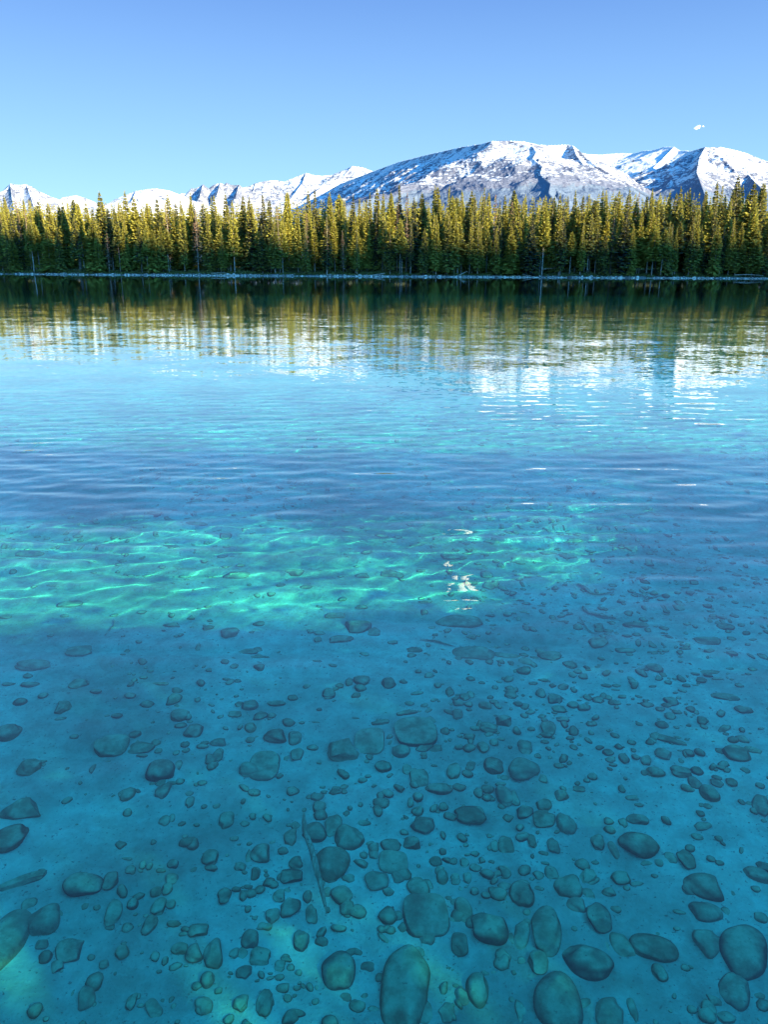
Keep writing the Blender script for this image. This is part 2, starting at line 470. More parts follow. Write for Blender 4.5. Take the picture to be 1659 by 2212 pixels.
# stones read off the photograph: cx, cy, width, height, tilt in the pixels of six enlarged crops
CROPS = {
 3: (0, 2600, .6028, """515,65,150,80,-5,a;190,70,120,50;55,65,85,30;175,15,60,30;275,140,65,40;120,180,110,60,-15;405,200,110,110,0,a;385,292,75,25,-20;60,370,200,110,-15;
700,445,230,150,0,a;910,470,170,80,-5;1000,440,60,40;1018,492,50,45;830,150,80,35;1110,155,100,90;1155,262,125,85;1155,340,85,50;1215,312,40,25;1245,360,110,95,20;1400,440,110,60,-3;
1310,445,60,35;1185,450,55,45;1400,510,70,90,0,a;1350,550,80,70;1190,495,50,30;190,590,150,130,0,a;585,620,40,70;1040,615,190,120;1140,590,50,60;1040,745,100,125;1145,685,60,50;
980,700,50,30;815,765,100,90;815,885,65,55;1215,830,60,60;1310,855,40,25;130,870,280,150,-15,a;60,1045,200,180;1055,935,80,80;1105,920,45,60;1445,930,100,110;985,1085,40,35;
1185,1045,40,25;1500,1065,60,30,-15;1600,200,110,70;1505,260,90,45;1610,345,90,80;1605,430,60,45;1590,610,130,110;1030,72,110,25;1450,42,60,25;920,25,50,25;475,405,60,30;1260,965,40,25;490,975,20,12;250,1003,15,10"""),
 4: (984, 2600, .6028, """475,125,95,80;690,40,110,70;680,90,75,45;610,55,50,50;545,80,60,30;855,62,95,65;1380,30,70,50;1460,60,45,25;1175,75,50,35;1250,110,55,60;1345,150,70,70;1385,130,50,60;
1310,200,80,45;1370,205,60,40;1480,215,80,50;1540,190,60,35;1300,260,70,65;1375,240,40,25;1040,125,85,20,-10;995,255,120,45;1035,360,260,160,-4,s;810,315,130,40,-10,a;735,425,190,150,0,s;
570,480,200,170,10,a;930,490,120,80;1095,460,150,80,-15,a;1160,470,110,60,-20,a;825,580,110,80;740,535,60,35;980,600,60,90;1060,660,120,120,0,a;1200,740,210,80;1280,620,100,100;
1050,795,65,50;1215,850,70,50;1385,900,190,110;1495,800,70,40;1600,780,110,120;1535,590,120,110;1465,470,85,75;1500,345,120,70,15;1590,300,110,70,10,a;1390,590,60,70,20;
1075,965,160,110,-10,a;1000,830,40,50;265,510,100,90;130,400,150,100;255,410,90,100;60,570,190,170,0,s;515,745,55,70;400,800,90,60;420,860,90,70;500,960,110,130;380,1020,150,130;
235,1050,90,120;610,1050,200,150;880,1095,140,90;1010,1090,120,80,0,a;140,185,120,45;240,150,70,40;35,270,90,60;105,275,60,40;1610,1090,100,110;645,290,50,12;390,318,60,10;
300,320,40,20;1265,360,40,25;1310,470,60,35;1540,440,60,60;1385,430,40,50;250,970,90,25;700,955,90,30;610,870,35,25;745,1095,60,40"""),
 5: (1968, 2600, .6028, """205,125,60,55;290,155,100,70;320,220,90,60;55,200,80,45;100,210,50,50,40;475,215,90,50;500,150,60,50;570,165,80,60;725,145,60,35;690,195,70,35,15;800,55,60,45;
620,70,70,25;685,70,60,20;680,97,60,14;345,300,85,50;245,350,110,80;395,415,55,30;395,370,60,20;140,357,50,25;100,465,90,100;90,605,210,150;185,530,50,30;325,590,70,40;160,640,60,80;
215,670,60,60;635,505,85,55;740,545,75,70;815,545,60,40,25;885,560,70,70,25;1000,510,130,90,0,a;785,435,60,35,30;675,395,60,30,15;1040,420,220,50,28;980,325,90,60;930,635,140,70;
1100,630,130,80,10;1210,620,100,80,10;1150,515,85,55;1230,510,70,50;1470,510,190,110,30;1570,495,120,50,25;1440,430,70,40;1380,345,60,80,40;1045,180,90,80;970,240,70,30;1080,260,70,20,15;
1385,150,180,50,10;1500,230,110,60;1230,40,70,35,15;1340,38,80,20;1480,80,55,30,30;1110,110,60,25,30;915,80,50,18;1015,50,50,35,30;1190,700,80,90;1280,770,140,110;1330,710,90,50,30;
1610,830,110,140,20;1575,885,60,50;820,935,150,60,8;790,800,90,40;835,850,70,30;635,945,65,45;650,1000,90,60;730,955,60,60;1240,975,120,45;1205,1040,80,45;1230,900,50,40;
840,1090,270,150,22;570,1080,90,100;665,1110,60,110;375,960,130,120;230,930,150,100;95,880,115,80;220,840,110,80;340,780,90,90,0,a;450,735,80,45,15;30,790,60,90;150,1070,60,90;
90,1050,100,60;290,1095,80,90;720,730,50,50;540,660,70,40;500,685,50,25;670,595,50,25;1155,1115,70,50;1490,1130,30,50,30;1490,825,40,40;1620,360,40,20;1550,393,25,12;1340,1050,50,40;480,25,60,30,15;160,70,55,30"""),
 6: (0, 3257, .6028, """15,590,270,400,2;525,265,260,125,-5;700,245,110,90;290,480,220,160,-25;190,385,100,80;150,240,280,30,-18,a;265,185,60,40;265,630,90,80,-20;275,735,110,100;450,660,190,170,-25,a;
360,790,80,90,-15,a;720,420,110,160;705,527,65,35;840,370,90,70;1020,385,95,110;1095,370,70,60;960,510,90,130;895,522,22,22;1105,135,70,55;835,180,70,60;910,150,50,60;955,150,45,60;
1025,185,65,25;1100,225,90,70;1000,300,80,55;1065,290,80,60;1345,90,110,100;1345,165,95,40;810,110,80,20;1440,325,80,85;1510,290,60,30;1560,320,55,65;1540,150,75,55;1595,85,45,90;
1635,190,60,80;1590,275,60,25;1240,700,110,95,-20;1370,710,130,160,-20;1270,560,130,90,0,a;1150,675,110,60;1175,595,60,30;1600,610,110,90;1500,700,70,60;1565,825,110,80;1335,865,110,90;
1630,750,70,70;790,700,95,80,-25;665,790,75,50;550,980,115,120,-20;590,740,55,40;840,1010,70,90;980,1045,90,110,-40;1310,1030,110,100,-35;1110,1040,35,30;1545,1020,100,90;290,1125,40,25;
600,1030,30,30;460,970,18,40;1590,420,45,45;990,730,60,50;1040,1005,25,20;235,1080,30,20"""),
 7: (984, 3257, .6028, """500,100,240,210;40,60,130,100;185,55,70,35;260,115,90,70;230,195,140,100,0,a;20,185,90,90;120,255,65,50;30,290,70,50;430,225,60,110;600,230,90,60;560,320,140,120,-25;
465,310,60,80;155,325,80,80;225,405,145,120;110,470,100,90;345,335,75,80;368,440,80,115;595,400,95,95;75,550,85,45;790,230,155,120,-15;920,210,90,80;890,110,180,110,0,s;1050,270,150,150;
1210,200,90,100;1290,220,60,70;1370,215,55,70;1420,160,90,50,25;1610,190,75,80;1270,110,60,40;1340,120,60,60;1600,280,90,50;1535,310,60,50;1490,340,60,40;1100,450,290,220,0,s;1340,430,120,150;
1505,520,230,180;1635,600,60,90;865,560,75,40;910,470,90,50;1115,615,110,80,20;300,610,110,110;425,630,90,50;540,800,220,220;1050,700,110,70;660,700,90,40,35;970,890,330,470,8;
1310,630,110,120;1440,910,170,200;1330,970,90,110;1295,920,55,30;720,790,90,60;235,795,55,45;160,780,70,70;283,833,45,35;60,1010,110,130;100,870,55,20,-20;30,720,130,110;250,1090,150,50;
270,930,50,25;580,985,80,50;660,1040,110,80;1060,1090,200,150,-40,a;1220,1090,130,110,0,a;1245,790,35,20;765,75,60,60;705,80,60,40;1165,935,60,30;760,1070,80,40;830,610,110,26,50,a"""),
 8: (1968, 3257, .6028, """270,180,85,85;385,280,190,160;505,200,100,110,35,a;720,215,140,90,15;640,315,90,55;760,295,50,40;820,265,100,30;940,215,50,30;505,330,80,80;430,395,130,80,10;570,470,170,160;
690,430,70,40;75,315,160,140;190,295,70,30;235,530,190,270,15;75,560,110,170,15;25,615,70,90;115,445,55,40;185,755,150,150,10;510,740,350,200,22;925,660,310,150,20;715,640,130,150,-10;
620,640,60,120;300,1010,330,330;70,1060,70,130;650,1070,180,190,20;790,1060,60,130;960,825,110,110;1265,615,180,160,-10;1500,640,290,330,25;1265,440,200,110,3;1390,435,60,50;1090,440,90,25,8;
1245,265,240,150,22;1150,310,90,60,50;1130,90,120,120;1030,85,80,70;1295,100,60,35,15;1580,200,200,90,20;1640,150,90,70;1585,295,60,35;1435,325,30,30;1610,470,90,60,20;1075,545,50,25;
415,545,45,30,25;370,625,40,30;1440,920,190,200,25;1320,1010,110,60,30,a;1605,980,90,35,10;1390,1120,120,70;1130,795,60,40;710,860,20,25;1400,840,35,35;880,120,90,30;960,110,60,60;
650,50,60,100;550,120,50,20;225,65,70,25,20;1160,640,40,20;950,580,30,30,30"""),
 1: (0, 1900, .9042, """125,258,130,45;240,281,50,12;55,332,38,25;140,408,30,15;218,403,48,14;298,475,110,50,-8;270,530,40,18;490,520,35,30;605,512,45,22;630,352,40,18;690,322,28,25;790,330,90,18;
785,355,50,18;872,297,35,25;948,275,52,25;1010,353,115,42;1028,312,38,25;1255,338,85,40;1200,398,42,22;1465,450,38,25;1550,355,60,35;1568,260,50,25;1545,488,55,30;1435,530,90,30;1530,570,115,75;
1600,595,60,45;1455,625,110,40;1365,600,45,25;985,598,85,50;885,580,50,35;735,565,80,40,0,a;1110,560,55,25;340,670,110,65;130,740,160,60,-12;120,782,35,25;345,820,95,55,-8,a;125,825,75,35;
35,820,60,18;180,870,50,20;215,612,30,15;1060,675,85,30;1105,700,80,20;962,730,40,25;998,748,35,22;967,803,40,18;640,762,30,14;600,790,30,14;700,820,50,18;1550,795,75,45;1545,835,50,30;
1405,860,70,50;1640,815,50,35;650,95,80,25;840,138,90,25;960,185,55,35;972,235,35,22;918,232,22,22;730,232,75,30;335,187,45,22;515,162,40,10;530,195,50,12;280,215,22,10;885,210,30,12;
1370,78,55,18;1495,45,30,8;1180,120,80,18;1485,168,42,16;1630,188,60,20;1165,75,60,14;835,35,60,14;1250,262,25,14;1310,410,50,14;20,535,60,25;845,660,20,35;1355,730,40,14;1420,746,35,12;
1100,445,30,14;1160,440,35,14;560,875,60,20"""),
 2: (1468, 1900, .9042, """300,275,85,30;45,350,75,35;80,355,45,30;455,352,55,22;385,385,60,30;465,400,55,40;495,390,35,40;525,408,35,20;340,545,200,75;405,680,190,85;545,700,110,35;335,715,38,30;
468,728,40,35;620,725,60,30;615,760,70,45;730,695,110,60;815,740,55,40;150,672,70,28;52,640,45,22;190,470,70,25;175,450,30,20;935,640,90,50;975,588,50,25;1050,670,90,35;1095,565,110,45;
1475,570,75,35;1405,630,110,55;1180,750,70,55;1510,698,50,25;1590,748,40,25;1410,765,80,25;1450,798,60,12;1375,798,50,25;1495,745,40,18;1230,805,35,25;1090,810,50,30;985,818,80,18;
1540,825,40,18,20;880,790,50,25;695,855,55,40;660,815,40,25;385,795,50,28;437,812,30,16;550,795,45,30;245,820,45,30;390,860,45,45;300,850,35,35;35,815,60,50;160,858,50,12,-10;480,208,70,22;
375,222,30,14;375,262,50,16;690,240,35,20;725,268,75,28;800,275,70,28;830,207,70,14;925,210,80,16;770,340,90,20,20;630,345,40,20;635,370,35,18;1065,258,30,16;1130,343,28,12;1128,378,55,22;
1285,303,45,14;520,312,30,16;590,300,60,12;190,215,60,14;160,225,70,12;230,183,28,14;62,215,25,14;20,188,60,18;75,190,35,25;325,462,35,18;630,437,30,10;505,470,40,10;690,485,40,10;
610,512,30,12;630,565,25,18;740,535,30,40;790,560,50,12;485,588,25,16;545,648,22,14;1280,495,50,14;1425,440,40,16,30;1310,670,55,16,20"""),
}
K = 1659.0 / 2968.0
STONES = []                                    # px, py, w, h (1659x2212 units), tilt, type
for cid, (x0, y0, s, txt) in CROPS.items():
    for rec in txt.replace("\n", "").split(";"):
        f = rec.split(",")
        px, py = (x0 + float(f[0]) * s) * K, (y0 + float(f[1]) * s) * K
        w, h = float(f[2]) * s * K, float(f[3]) * s * K
        tilt = float(f[4]) if len(f) > 4 else 0.0
        typ = f[5] if len(f) > 5 else 'r'
        dup = False
        for q in STONES:
            if abs(q[0] - px) < 0.45 * min(w, q[2]) and abs(q[1] - py) < 0.45 * min(h, q[3]) and q[6] != cid:
                dup = True; break
        if not dup:
            STONES.append((px, py, w, h, tilt, typ, cid))
STONES.sort(key=lambda q: -(q[2] * q[3]))

# ---- stone material: silt on the upward faces, bare sides darkened to paint in underside shade
m_st, nt, out = new_mat("silted_river_stone")
geo = nd(nt, 'ShaderNodeNewGeometry')
tc = nd(nt, 'ShaderNodeTexCoord')
inf = nd(nt, 'ShaderNodeObjectInfo')
P = geo.outputs['Position']
n1 = noise_fac(nt, P, 14.0, 5, 0.6)
n2 = noise_fac(nt, P, 60.0, 4, 0.65)
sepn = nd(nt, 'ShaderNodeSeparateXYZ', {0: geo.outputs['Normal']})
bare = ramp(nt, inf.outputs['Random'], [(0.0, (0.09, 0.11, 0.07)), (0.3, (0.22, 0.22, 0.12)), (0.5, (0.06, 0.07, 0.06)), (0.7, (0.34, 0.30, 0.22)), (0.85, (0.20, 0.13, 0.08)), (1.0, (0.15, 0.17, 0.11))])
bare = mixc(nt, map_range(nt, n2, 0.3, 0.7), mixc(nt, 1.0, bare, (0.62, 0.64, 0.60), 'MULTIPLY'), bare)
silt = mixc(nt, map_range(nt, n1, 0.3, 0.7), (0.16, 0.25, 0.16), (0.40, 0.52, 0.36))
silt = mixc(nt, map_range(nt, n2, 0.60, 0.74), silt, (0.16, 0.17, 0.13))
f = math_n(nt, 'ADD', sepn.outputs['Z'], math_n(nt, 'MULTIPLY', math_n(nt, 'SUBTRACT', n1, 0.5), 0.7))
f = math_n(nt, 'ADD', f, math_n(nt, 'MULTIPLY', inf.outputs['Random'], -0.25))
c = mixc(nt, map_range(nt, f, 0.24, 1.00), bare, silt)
bh = math_n(nt, 'ADD', math_n(nt, 'MULTIPLY', n1, 0.02), math_n(nt, 'MULTIPLY', n2, 0.004))
bmp = nd(nt, 'ShaderNodeBump', {'Height': bh, 'Distance': 1.0, 'Strength': 0.7})
bs = nd(nt, 'ShaderNodeBsdfDiffuse', {'Color': c, 'Normal': bmp.outputs[0]})
nt.links.new(bs.outputs[0], out.inputs[0])

import bmesh
_bm = bmesh.new(); bmesh.ops.create_icosphere(_bm, subdivisions=4, radius=1.0)
ICO_V = np.array([v.co[:] for v in _bm.verts]); ICO_F = np.array([[v.index for v in f.verts] for f in _bm.faces]); _bm.free()
_bm = bmesh.new(); bmesh.ops.create_icosphere(_bm, subdivisions=2, radius=1.0)
ICO2_V = np.array([v.co[:] for v in _bm.verts]); ICO2_F = np.array([[v.index for v in f.verts] for f in _bm.faces]); _bm.free()


def stone_verts(V, kind, seed, smooth=False):
    r = np.random.RandomState(seed)
    p = V.copy()
    e = {'r': 2.35, 'a': 2.6, 's': 3.4}[kind]                 # superellipsoid exponent
    if smooth: e = 2.1
    nrm = (np.abs(p) ** e).sum(1) ** (1 / e)
    p = p / nrm[:, None]
    if kind == 's':
        p[:, 2] = np.clip(p[:, 2], -0.75, 0.62 + 0.05 * p[:, 0])
    if kind in 'ar':
        for k in range(9 if kind == 'a' else 1 if smooth else 4):
            n = r.normal(size=3); n[2] = abs(n[2]) * 0.9; n /= np.linalg.norm(n)
            dlim = r.uniform(0.62, 0.85) if kind == 'a' else r.uniform(0.80, 0.97)
            d = p @ n
            p -= np.outer(np.maximum(d - dlim, 0), n)
    # slow lumps
    for k in range(7):
        q = r.normal(size=3) * (1.1 + 0.5 * k); ph = r.uniform(0, 6.28)
        a = {'r': 0.075, 'a': 0.045, 's': 0.03}[kind] / (1 + 0.35 * k)
        p *= (1 + a * np.sin(V @ q + ph))[:, None]
    if kind == 'r':                                             # egg or pebble taper
        p[:, 1:] *= (1 + r.uniform(-0.18, 0.18) * p[:, :1])
        p[:, 0] *= (1 + r.uniform(-0.12, 0.12) * p[:, 1])
    m = np.abs(p).max(0)
    return p / m


STONE_ME = {}
for kind, n in (('r', 16), ('a', 8), ('s', 3)):
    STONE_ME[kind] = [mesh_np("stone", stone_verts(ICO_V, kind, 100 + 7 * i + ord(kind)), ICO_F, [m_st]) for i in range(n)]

NEAR_LM = [   # landmark stones: place in the photo (1659x2212 units) and how they are called in the labels
 (866, 2115, "largest egg-shaped boulder", "largest boulder at the foot of the picture, egg-shaped and standing upright"),
 (1201, 2158, "big round boulder", "big round boulder at the foot, between the egg-shaped boulder and the long cobbles"),
 (1605, 2034, "broad boulder at the right edge", "broad pale boulder cut by the right edge, low down"),
 (1272, 2072, "long loaf-shaped cobble", "long loaf-shaped cobble lying above the big round boulder"),
 (1412, 2043, "dark long cobble", "dark long cobble lying parallel to the loaf-shaped one, further right"),
 (12, 2022, "tall boulder at the left edge", "tall greenish boulder cut by the left edge, near the foot"),
 (721, 1855, "big round cobble beside the stick", "big dark round cobble close beside the upper part of the long stick"),
 (921, 1972, "flat-topped slab", "broad flat-topped slab with a straight front edge, right of the stick's tip"),
 (732, 2090, "mottled cobble", "mottled round cobble below the tip of the long stick"),
 (898, 1575, "pale squarish slab", "pale squarish slab in the middle of the stone field"),
 (240, 1602, "black-faced wedge rock", "wedge-shaped rock with a black front face, alone at left"),
 (558, 1645, "wide angular block", "wide block with a dark front, left of the middle"),
 (350, 1660, "smooth oval cobble", "smooth oval cobble left of the wide block"),
 (177, 1910, "long low cobble", "long low cobble above the left edge boulder"),
 (992, 1345, "dark oval boulder", "dark oval boulder where the sunlit band ends, widest stone of the far water"),
 (1025, 1408, "far twin boulder", "second dark boulder, nearer the viewer than the oval one"),
 (1386, 1823, "dark slanting cobble", "dark cobble slanting down to the right, in the right half"),
 (66, 1437, "pointed dark stone", "long dark stone with a pointed end near the left edge"),
 (508, 1240, "brown sunlit stone", "brown stone lying in the sunlit band, left of the middle"),
 (22, 1802, "half-hidden round boulder", "round boulder cut by the left edge, half way down the stones"),
 (1125, 1660, "plump round cobble", "plump round cobble in the middle right of the stone field"),
 (1179, 1998, "tall oval cobble", "tall oval cobble left of the long cobbles"),
 (1388, 1905, "none", "none"),
]
NEAR_LM = [q for q in NEAR_LM if q[2] != "none"]
ORD = "nearest second third fourth fifth sixth seventh eighth ninth tenth eleventh twelfth thirteenth fourteenth fifteenth sixteenth seventeenth eighteenth nineteenth twentieth".split()
OCT = ["to the right of", "up-right of", "above", "up-left of", "to the left of", "down-left of", "below", "down-right of"]


def octant(dx, dy):
    return int(round(math.atan2(-dy, dx) / (PI / 4))) % 8


N_IND = 298
ind = STONES[:N_IND]
lm_of = {}
taken = set()
for k, (lx, ly, nm_, lab) in enumerate(NEAR_LM):
    best = min((i for i in range(N_IND) if i not in taken), key=lambda i: math.hypot(ind[i][0] - lx, ind[i][1] - ly) / (ind[i][2] ** 0.5))
    taken.add(best); lm_of[best] = k
labels = {}
used = set()
for i, k in lm_of.items():
    labels[i] = NEAR_LM[k][3]
for i in range(N_IND):
    if i in lm_of: continue
    px, py, w, h, tilt, typ, cid = ind[i]
    opts = []
    for j, k in lm_of.items():
        qx, qy = ind[j][0], ind[j][1]
        oc = octant(px - qx, py - qy); d = math.hypot(px - qx, py - qy)
        rank = sum(1 for m in range(N_IND) if m not in (i, j) and octant(ind[m][0] - qx, ind[m][1] - qy) == oc and math.hypot(ind[m][0] - qx, ind[m][1] - qy) < d)
        opts.append((rank, d, k, oc))
    opts.sort()
    rank, d, k, oc = opts[0]
    size = "large" if w > 62 else "middling" if w > 34 else "small"
    shape = {'r': "smooth rounded stone", 'a': "angular stone", 's': "flat slab"}[typ]
    if typ == 'r' and w > 2.4 * h: shape = "low flat stone"
    labels[i] = f"{size} {shape}, {ORD[min(rank, 19)]} {OCT[oc]} the {NEAR_LM[k][2]}"

rs = np.random.RandomState(3)
stuffV, stuffF, nstuff = [], [], 0
STONE_POS = []
for i, (px, py, w, h, tilt, typ, cid) in enumerate(STONES):
    p, mpp, r = bed_point(px, py + h * 0.18)
    phi = math.asin(-r[2])                                     # how steeply the eye looks down at the bed
    a = 0.5 * w * mpp * 1.03
    # apparent height = depth foreshortened + height of the stone; tilt turns the long axis in the picture
    fore = {'r': math.sin(phi) * 0.82 + 0.22, 's': math.sin(phi) * 0.85 + 0.1, 'a': math.sin(phi) * 0.8 + 0.28}[typ]
    b = 0.5 * h * mpp * 1.05 / fore / 0.80
    b = max(b, 0.34 * a)
    cz = {'r': 0.62, 'a': 0.60, 's': 0.30}[typ] * min(a, b)
    if cid in (1, 2): cz *= 0.8
    rot = math.radians(-tilt) + rs.uniform(-0.12, 0.12)
    zb = float(bed_z(p[0], p[1]))
    loc = (p[0], p[1], zb + cz * {'r': 0.42, 'a': 0.45, 's': 0.35}[typ])
    if i < N_IND:
        big = i in lm_of and typ == 'r'
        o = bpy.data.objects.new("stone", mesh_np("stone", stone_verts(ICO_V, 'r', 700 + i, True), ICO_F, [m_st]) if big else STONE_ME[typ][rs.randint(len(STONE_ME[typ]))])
        COL.objects.link(o)
        o.location = loc
        flip = rs.choice([-1, 1])
        o.scale = (a * 1.0, b, cz)
        o.rotation_euler = (rs.uniform(-0.08, 0.08), rs.uniform(-0.08, 0.08), rot + (PI if flip < 0 else 0))
        tag(o, labels[i], "stone", "stones on the lake bed")
        o.cycles.is_caustics_receiver = True
        STONE_POS.append((p[0], p[1], a, b, cz, rot))
    else:
        v = stone_verts(ICO2_V, 'r', 900 + i) * np.array([a, b, cz])
        cr, sr = math.cos(rot), math.sin(rot)
        v = np.stack([v[:, 0] * cr - v[:, 1] * sr, v[:, 0] * sr + v[:, 1] * cr, v[:, 2]], -1) + np.array(loc)
        stuffV.append(v); stuffF.append(ICO2_F + nstuff); nstuff += len(v)
# silt has drifted up round the feet of the stones
BX, BY, BZ = BED_XYZ
bxs = BX[0]; bys = BY[:, 0]
for (sx_, sy_, a, b, cz, rot) in STONE_POS:
    m_ = 2.4 * max(a, b)
    i0, i1 = np.searchsorted(bxs, [sx_ - m_, sx_ + m_]); j0, j1 = np.searchsorted(bys[:nrow], [sy_ - m_, sy_ + m_])
    if i1 <= i0 or j1 <= j0: continue
    dx = BX[j0:j1, i0:i1] - sx_; dy = BY[j0:j1, i0:i1] - sy_
    u_ = (dx * math.cos(rot) + dy * math.sin(rot)) / a; v_ = (-dx * math.sin(rot) + dy * math.cos(rot)) / b
    BZ[j0:j1, i0:i1] += 0.30 * cz * np.exp(-((u_ * u_ + v_ * v_) / 1.9) ** 1.5)
lake_bed_me.vertices.foreach_set("co", np.stack([BX, BY, BZ], -1).astype(np.float32).ravel())
lake_bed_me.update()
# uncountable small pebbles and chips between the stones
PEB = [stone_verts(ICO2_V, 'ra'[q % 2], 5000 + q) for q in range(40)]
for k in range(17000):
    u = rs.uniform(-1, 1); yy = 1.0 + 11.0 * rs.uniform(0, 1) ** 0.9
    xx = u * (0.9 + 0.62 * yy)
    if fbm(xx / 1.1, yy / 1.1, 3, nz=N3) + 0.28 * (xx / (0.5 + yy * .5)) < rs.uniform(-0.30, 0.60): continue
    a = 0.006 * (5.6 ** rs.uniform(0, 1)); b = a * rs.uniform(0.55, 1.0); cz = a * rs.uniform(0.35, 0.7)
    rot = rs.uniform(0, PI)
    v = PEB[k % 40] * np.array([a, b, cz])
    cr, sr = math.cos(rot), math.sin(rot)
    v = np.stack([v[:, 0] * cr - v[:, 1] * sr, v[:, 0] * sr + v[:, 1] * cr, v[:, 2]], -1) + np.array([xx, yy, float(bed_z(xx, yy)) + cz * 0.35])
    stuffV.append(v); stuffF.append(ICO2_F + nstuff); nstuff += len(v)
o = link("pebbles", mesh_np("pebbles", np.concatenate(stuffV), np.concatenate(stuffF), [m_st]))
tag(o, "small pebbles and stone chips scattered over the pale lake bed", "pebbles", kind="stuff")
o.cycles.is_caustics_receiver = True

# ---- sunken sticks and branches
m_wd, nt, out = new_mat("waterlogged_wood")
geo = nd(nt, 'ShaderNodeNewGeometry')
mp = nd(nt, 'ShaderNodeMapping', {'Vector': geo.outputs['Position'], 'Scale': (60, 12, 60)})
n1 = noise_fac(nt, mp.outputs[0], 1.0, 4, 0.6)
n2 = noise_fac(nt, geo.outputs['Position'], 40, 3, 0.6)
c = mixc(nt, map_range(nt, n1, 0.35, 0.65), (0.20, 0.22, 0.15), (0.46, 0.48, 0.36))
c = mixc(nt, map_range(nt, n2, 0.55, 0.75), c, (0.12, 0.12, 0.09))
bmp = nd(nt, 'ShaderNodeBump', {'Height': n1, 'Distance': 0.008, 'Strength': 1.0})
bs = nd(nt, 'ShaderNodeBsdfDiffuse', {'Color': c, 'Normal': bmp.outputs[0]})
nt.links.new(bs.outputs[0], out.inputs[0])


def tube(pts, radii, seg=10, seed=0, rough=0.10):
    """tapered round tube through points with a slightly uneven skin"""
    r = np.random.RandomState(seed)
    pts = np.array(pts, float)
    # resample
    P2, R2 = [], []
    for i in range(len(pts) - 1):
        for t in np.linspace(0, 1, 6, endpoint=False):
            P2.append(pts[i] * (1 - t) + pts[i + 1] * t); R2.append(radii[i] * (1 - t) + radii[i + 1] * t)
    P2.append(pts[-1]); R2.append(radii[-1])
    P2 = np.array(P2)
    for _ in range(3):
        P2[1:-1] = 0.25 * P2[:-2] + 0.5 * P2[1:-1] + 0.25 * P2[2:]
    T = np.gradient(P2, axis=0); T /= np.linalg.norm(T, axis=1)[:, None]
    ref = np.array([0.3, 0.2, 1.0]) if abs(T[0][2]) < 0.8 else np.array([1.0, 0.1, 0])
    V = []
    for i in range(len(P2)):
        u = np.cross(T[i], ref); u /= np.linalg.norm(u); w = np.cross(T[i], u)
        for k in range(seg):
            an = 2 * PI * k / seg
            rr = R2[i] * (1 + r.uniform(-rough, rough))
            V.append(P2[i] + (u * math.cos(an) + w * math.sin(an)) * rr)
    F = []
    for i in range(len(P2) - 1):
        for k in range(seg):
            k2 = (k + 1) % seg
            F.append((i * seg + k, i * seg + k2, (i + 1) * seg + k2, (i + 1) * seg + k))
    n = len(V)
    V.append(P2[0]); V.append(P2[-1])
    for k in range(seg):
        F.append((n, (k + 1) % seg, k, k))
        F.append((n + 1, (len(P2) - 1) * seg + k, (len(P2) - 1) * seg + (k + 1) % seg, (len(P2) - 1) * seg + k))
    F = [f if f[2] != f[3] else f[:3] for f in F]
    F = [tuple(dict.fromkeys(f)) for f in F]
    return np.array(V), F


def merge(parts):
    V, F, n = [], [], 0
    for v, f in parts:
        V.append(v); F += [tuple(i + n for i in ff) for ff in f]; n += len(v)
    return np.concatenate(V), F


def crop_px(cid, cx, cy):
    x0, y0, s, _ = CROPS[cid]
    return (x0 + cx * s) * K, (y0 + cy * s) * K


def wood_on_bed(name, cid, chains, label, lift=0.012):
    parts = []
    for seed, chain in enumerate(chains):
        pts, rad = [], []
        for cx, cy, w in chain:
            p, mpp, r = bed_point(*crop_px(cid, cx, cy))
            rr = 0.42 * w * CROPS[cid][2] * K * mpp
            pts.append((p[0], p[1], float(bed_z(p[0], p[1])) + rr * 0.6 + lift)); rad.append(rr)
        parts.append(tube(pts, rad, 12, seed + len(label), 0.05))
    v, f = merge(parts)
    o = link(name, mesh_np(name, v, f, [m_wd]))
    o.cycles.is_caustics_receiver = True
    return tag(o, label, "stick" if 'stick' in name else "branch", "sunken wood")


wood_on_bed("sunken_stick", 7, [[(318, -100, 16), (325, -40, 34), (332, 20, 40), (346, 90, 42), (372, 190, 46), (402, 290, 48), (425, 370, 42), (440, 440, 36), (455, 505, 26), (467, 565, 8)]],
            "long straight grey stick lying among the near stones", 0.11)
wood_on_bed("sunken_stick", 1, [[(447, 618, 5), (458, 603, 8), (466, 588, 9), (482, 575, 8), (488, 556, 6)]],
            "short crooked dark twig alone on bare silt, left of the middle")
wood_on_bed("sunken_branch", 2, [[(848, 402, 22), (880, 425, 20), (905, 440, 16), (950, 438, 12), (1000, 430, 6)]],
            "thick forked dark branch, uppermost of the sunken wood at right")
wood_on_bed("sunken_branch", 2, [[(1080, 428, 9), (1110, 437, 10), (1140, 453, 12), (1175, 447, 9), (1218, 438, 6)], [(1142, 452, 10), (1122, 474, 5)]],
            "thin branch with a side twig, right of the thick forked one")
wood_on_bed("sunken_branch", 2, [[(868, 490, 12), (880, 515, 22), (900, 530, 20), (950, 537, 14), (1012, 541, 8)]],
            "stout stub-ended branch below the thick forked one")
wood_on_bed("sunken_branch", 2, [[(862, 545, 7), (872, 575, 8), (900, 602, 9), (940, 608, 7)]],
            "thin curved branch bending under the stout stub-ended one")
wood_on_bed("sunken_stick", 2, [[(172, 640, 6), (205, 641, 12), (245, 644, 12), (285, 654, 12), (312, 662, 5)]],
            "straight thin dark stick lying between the two far dark boulders")
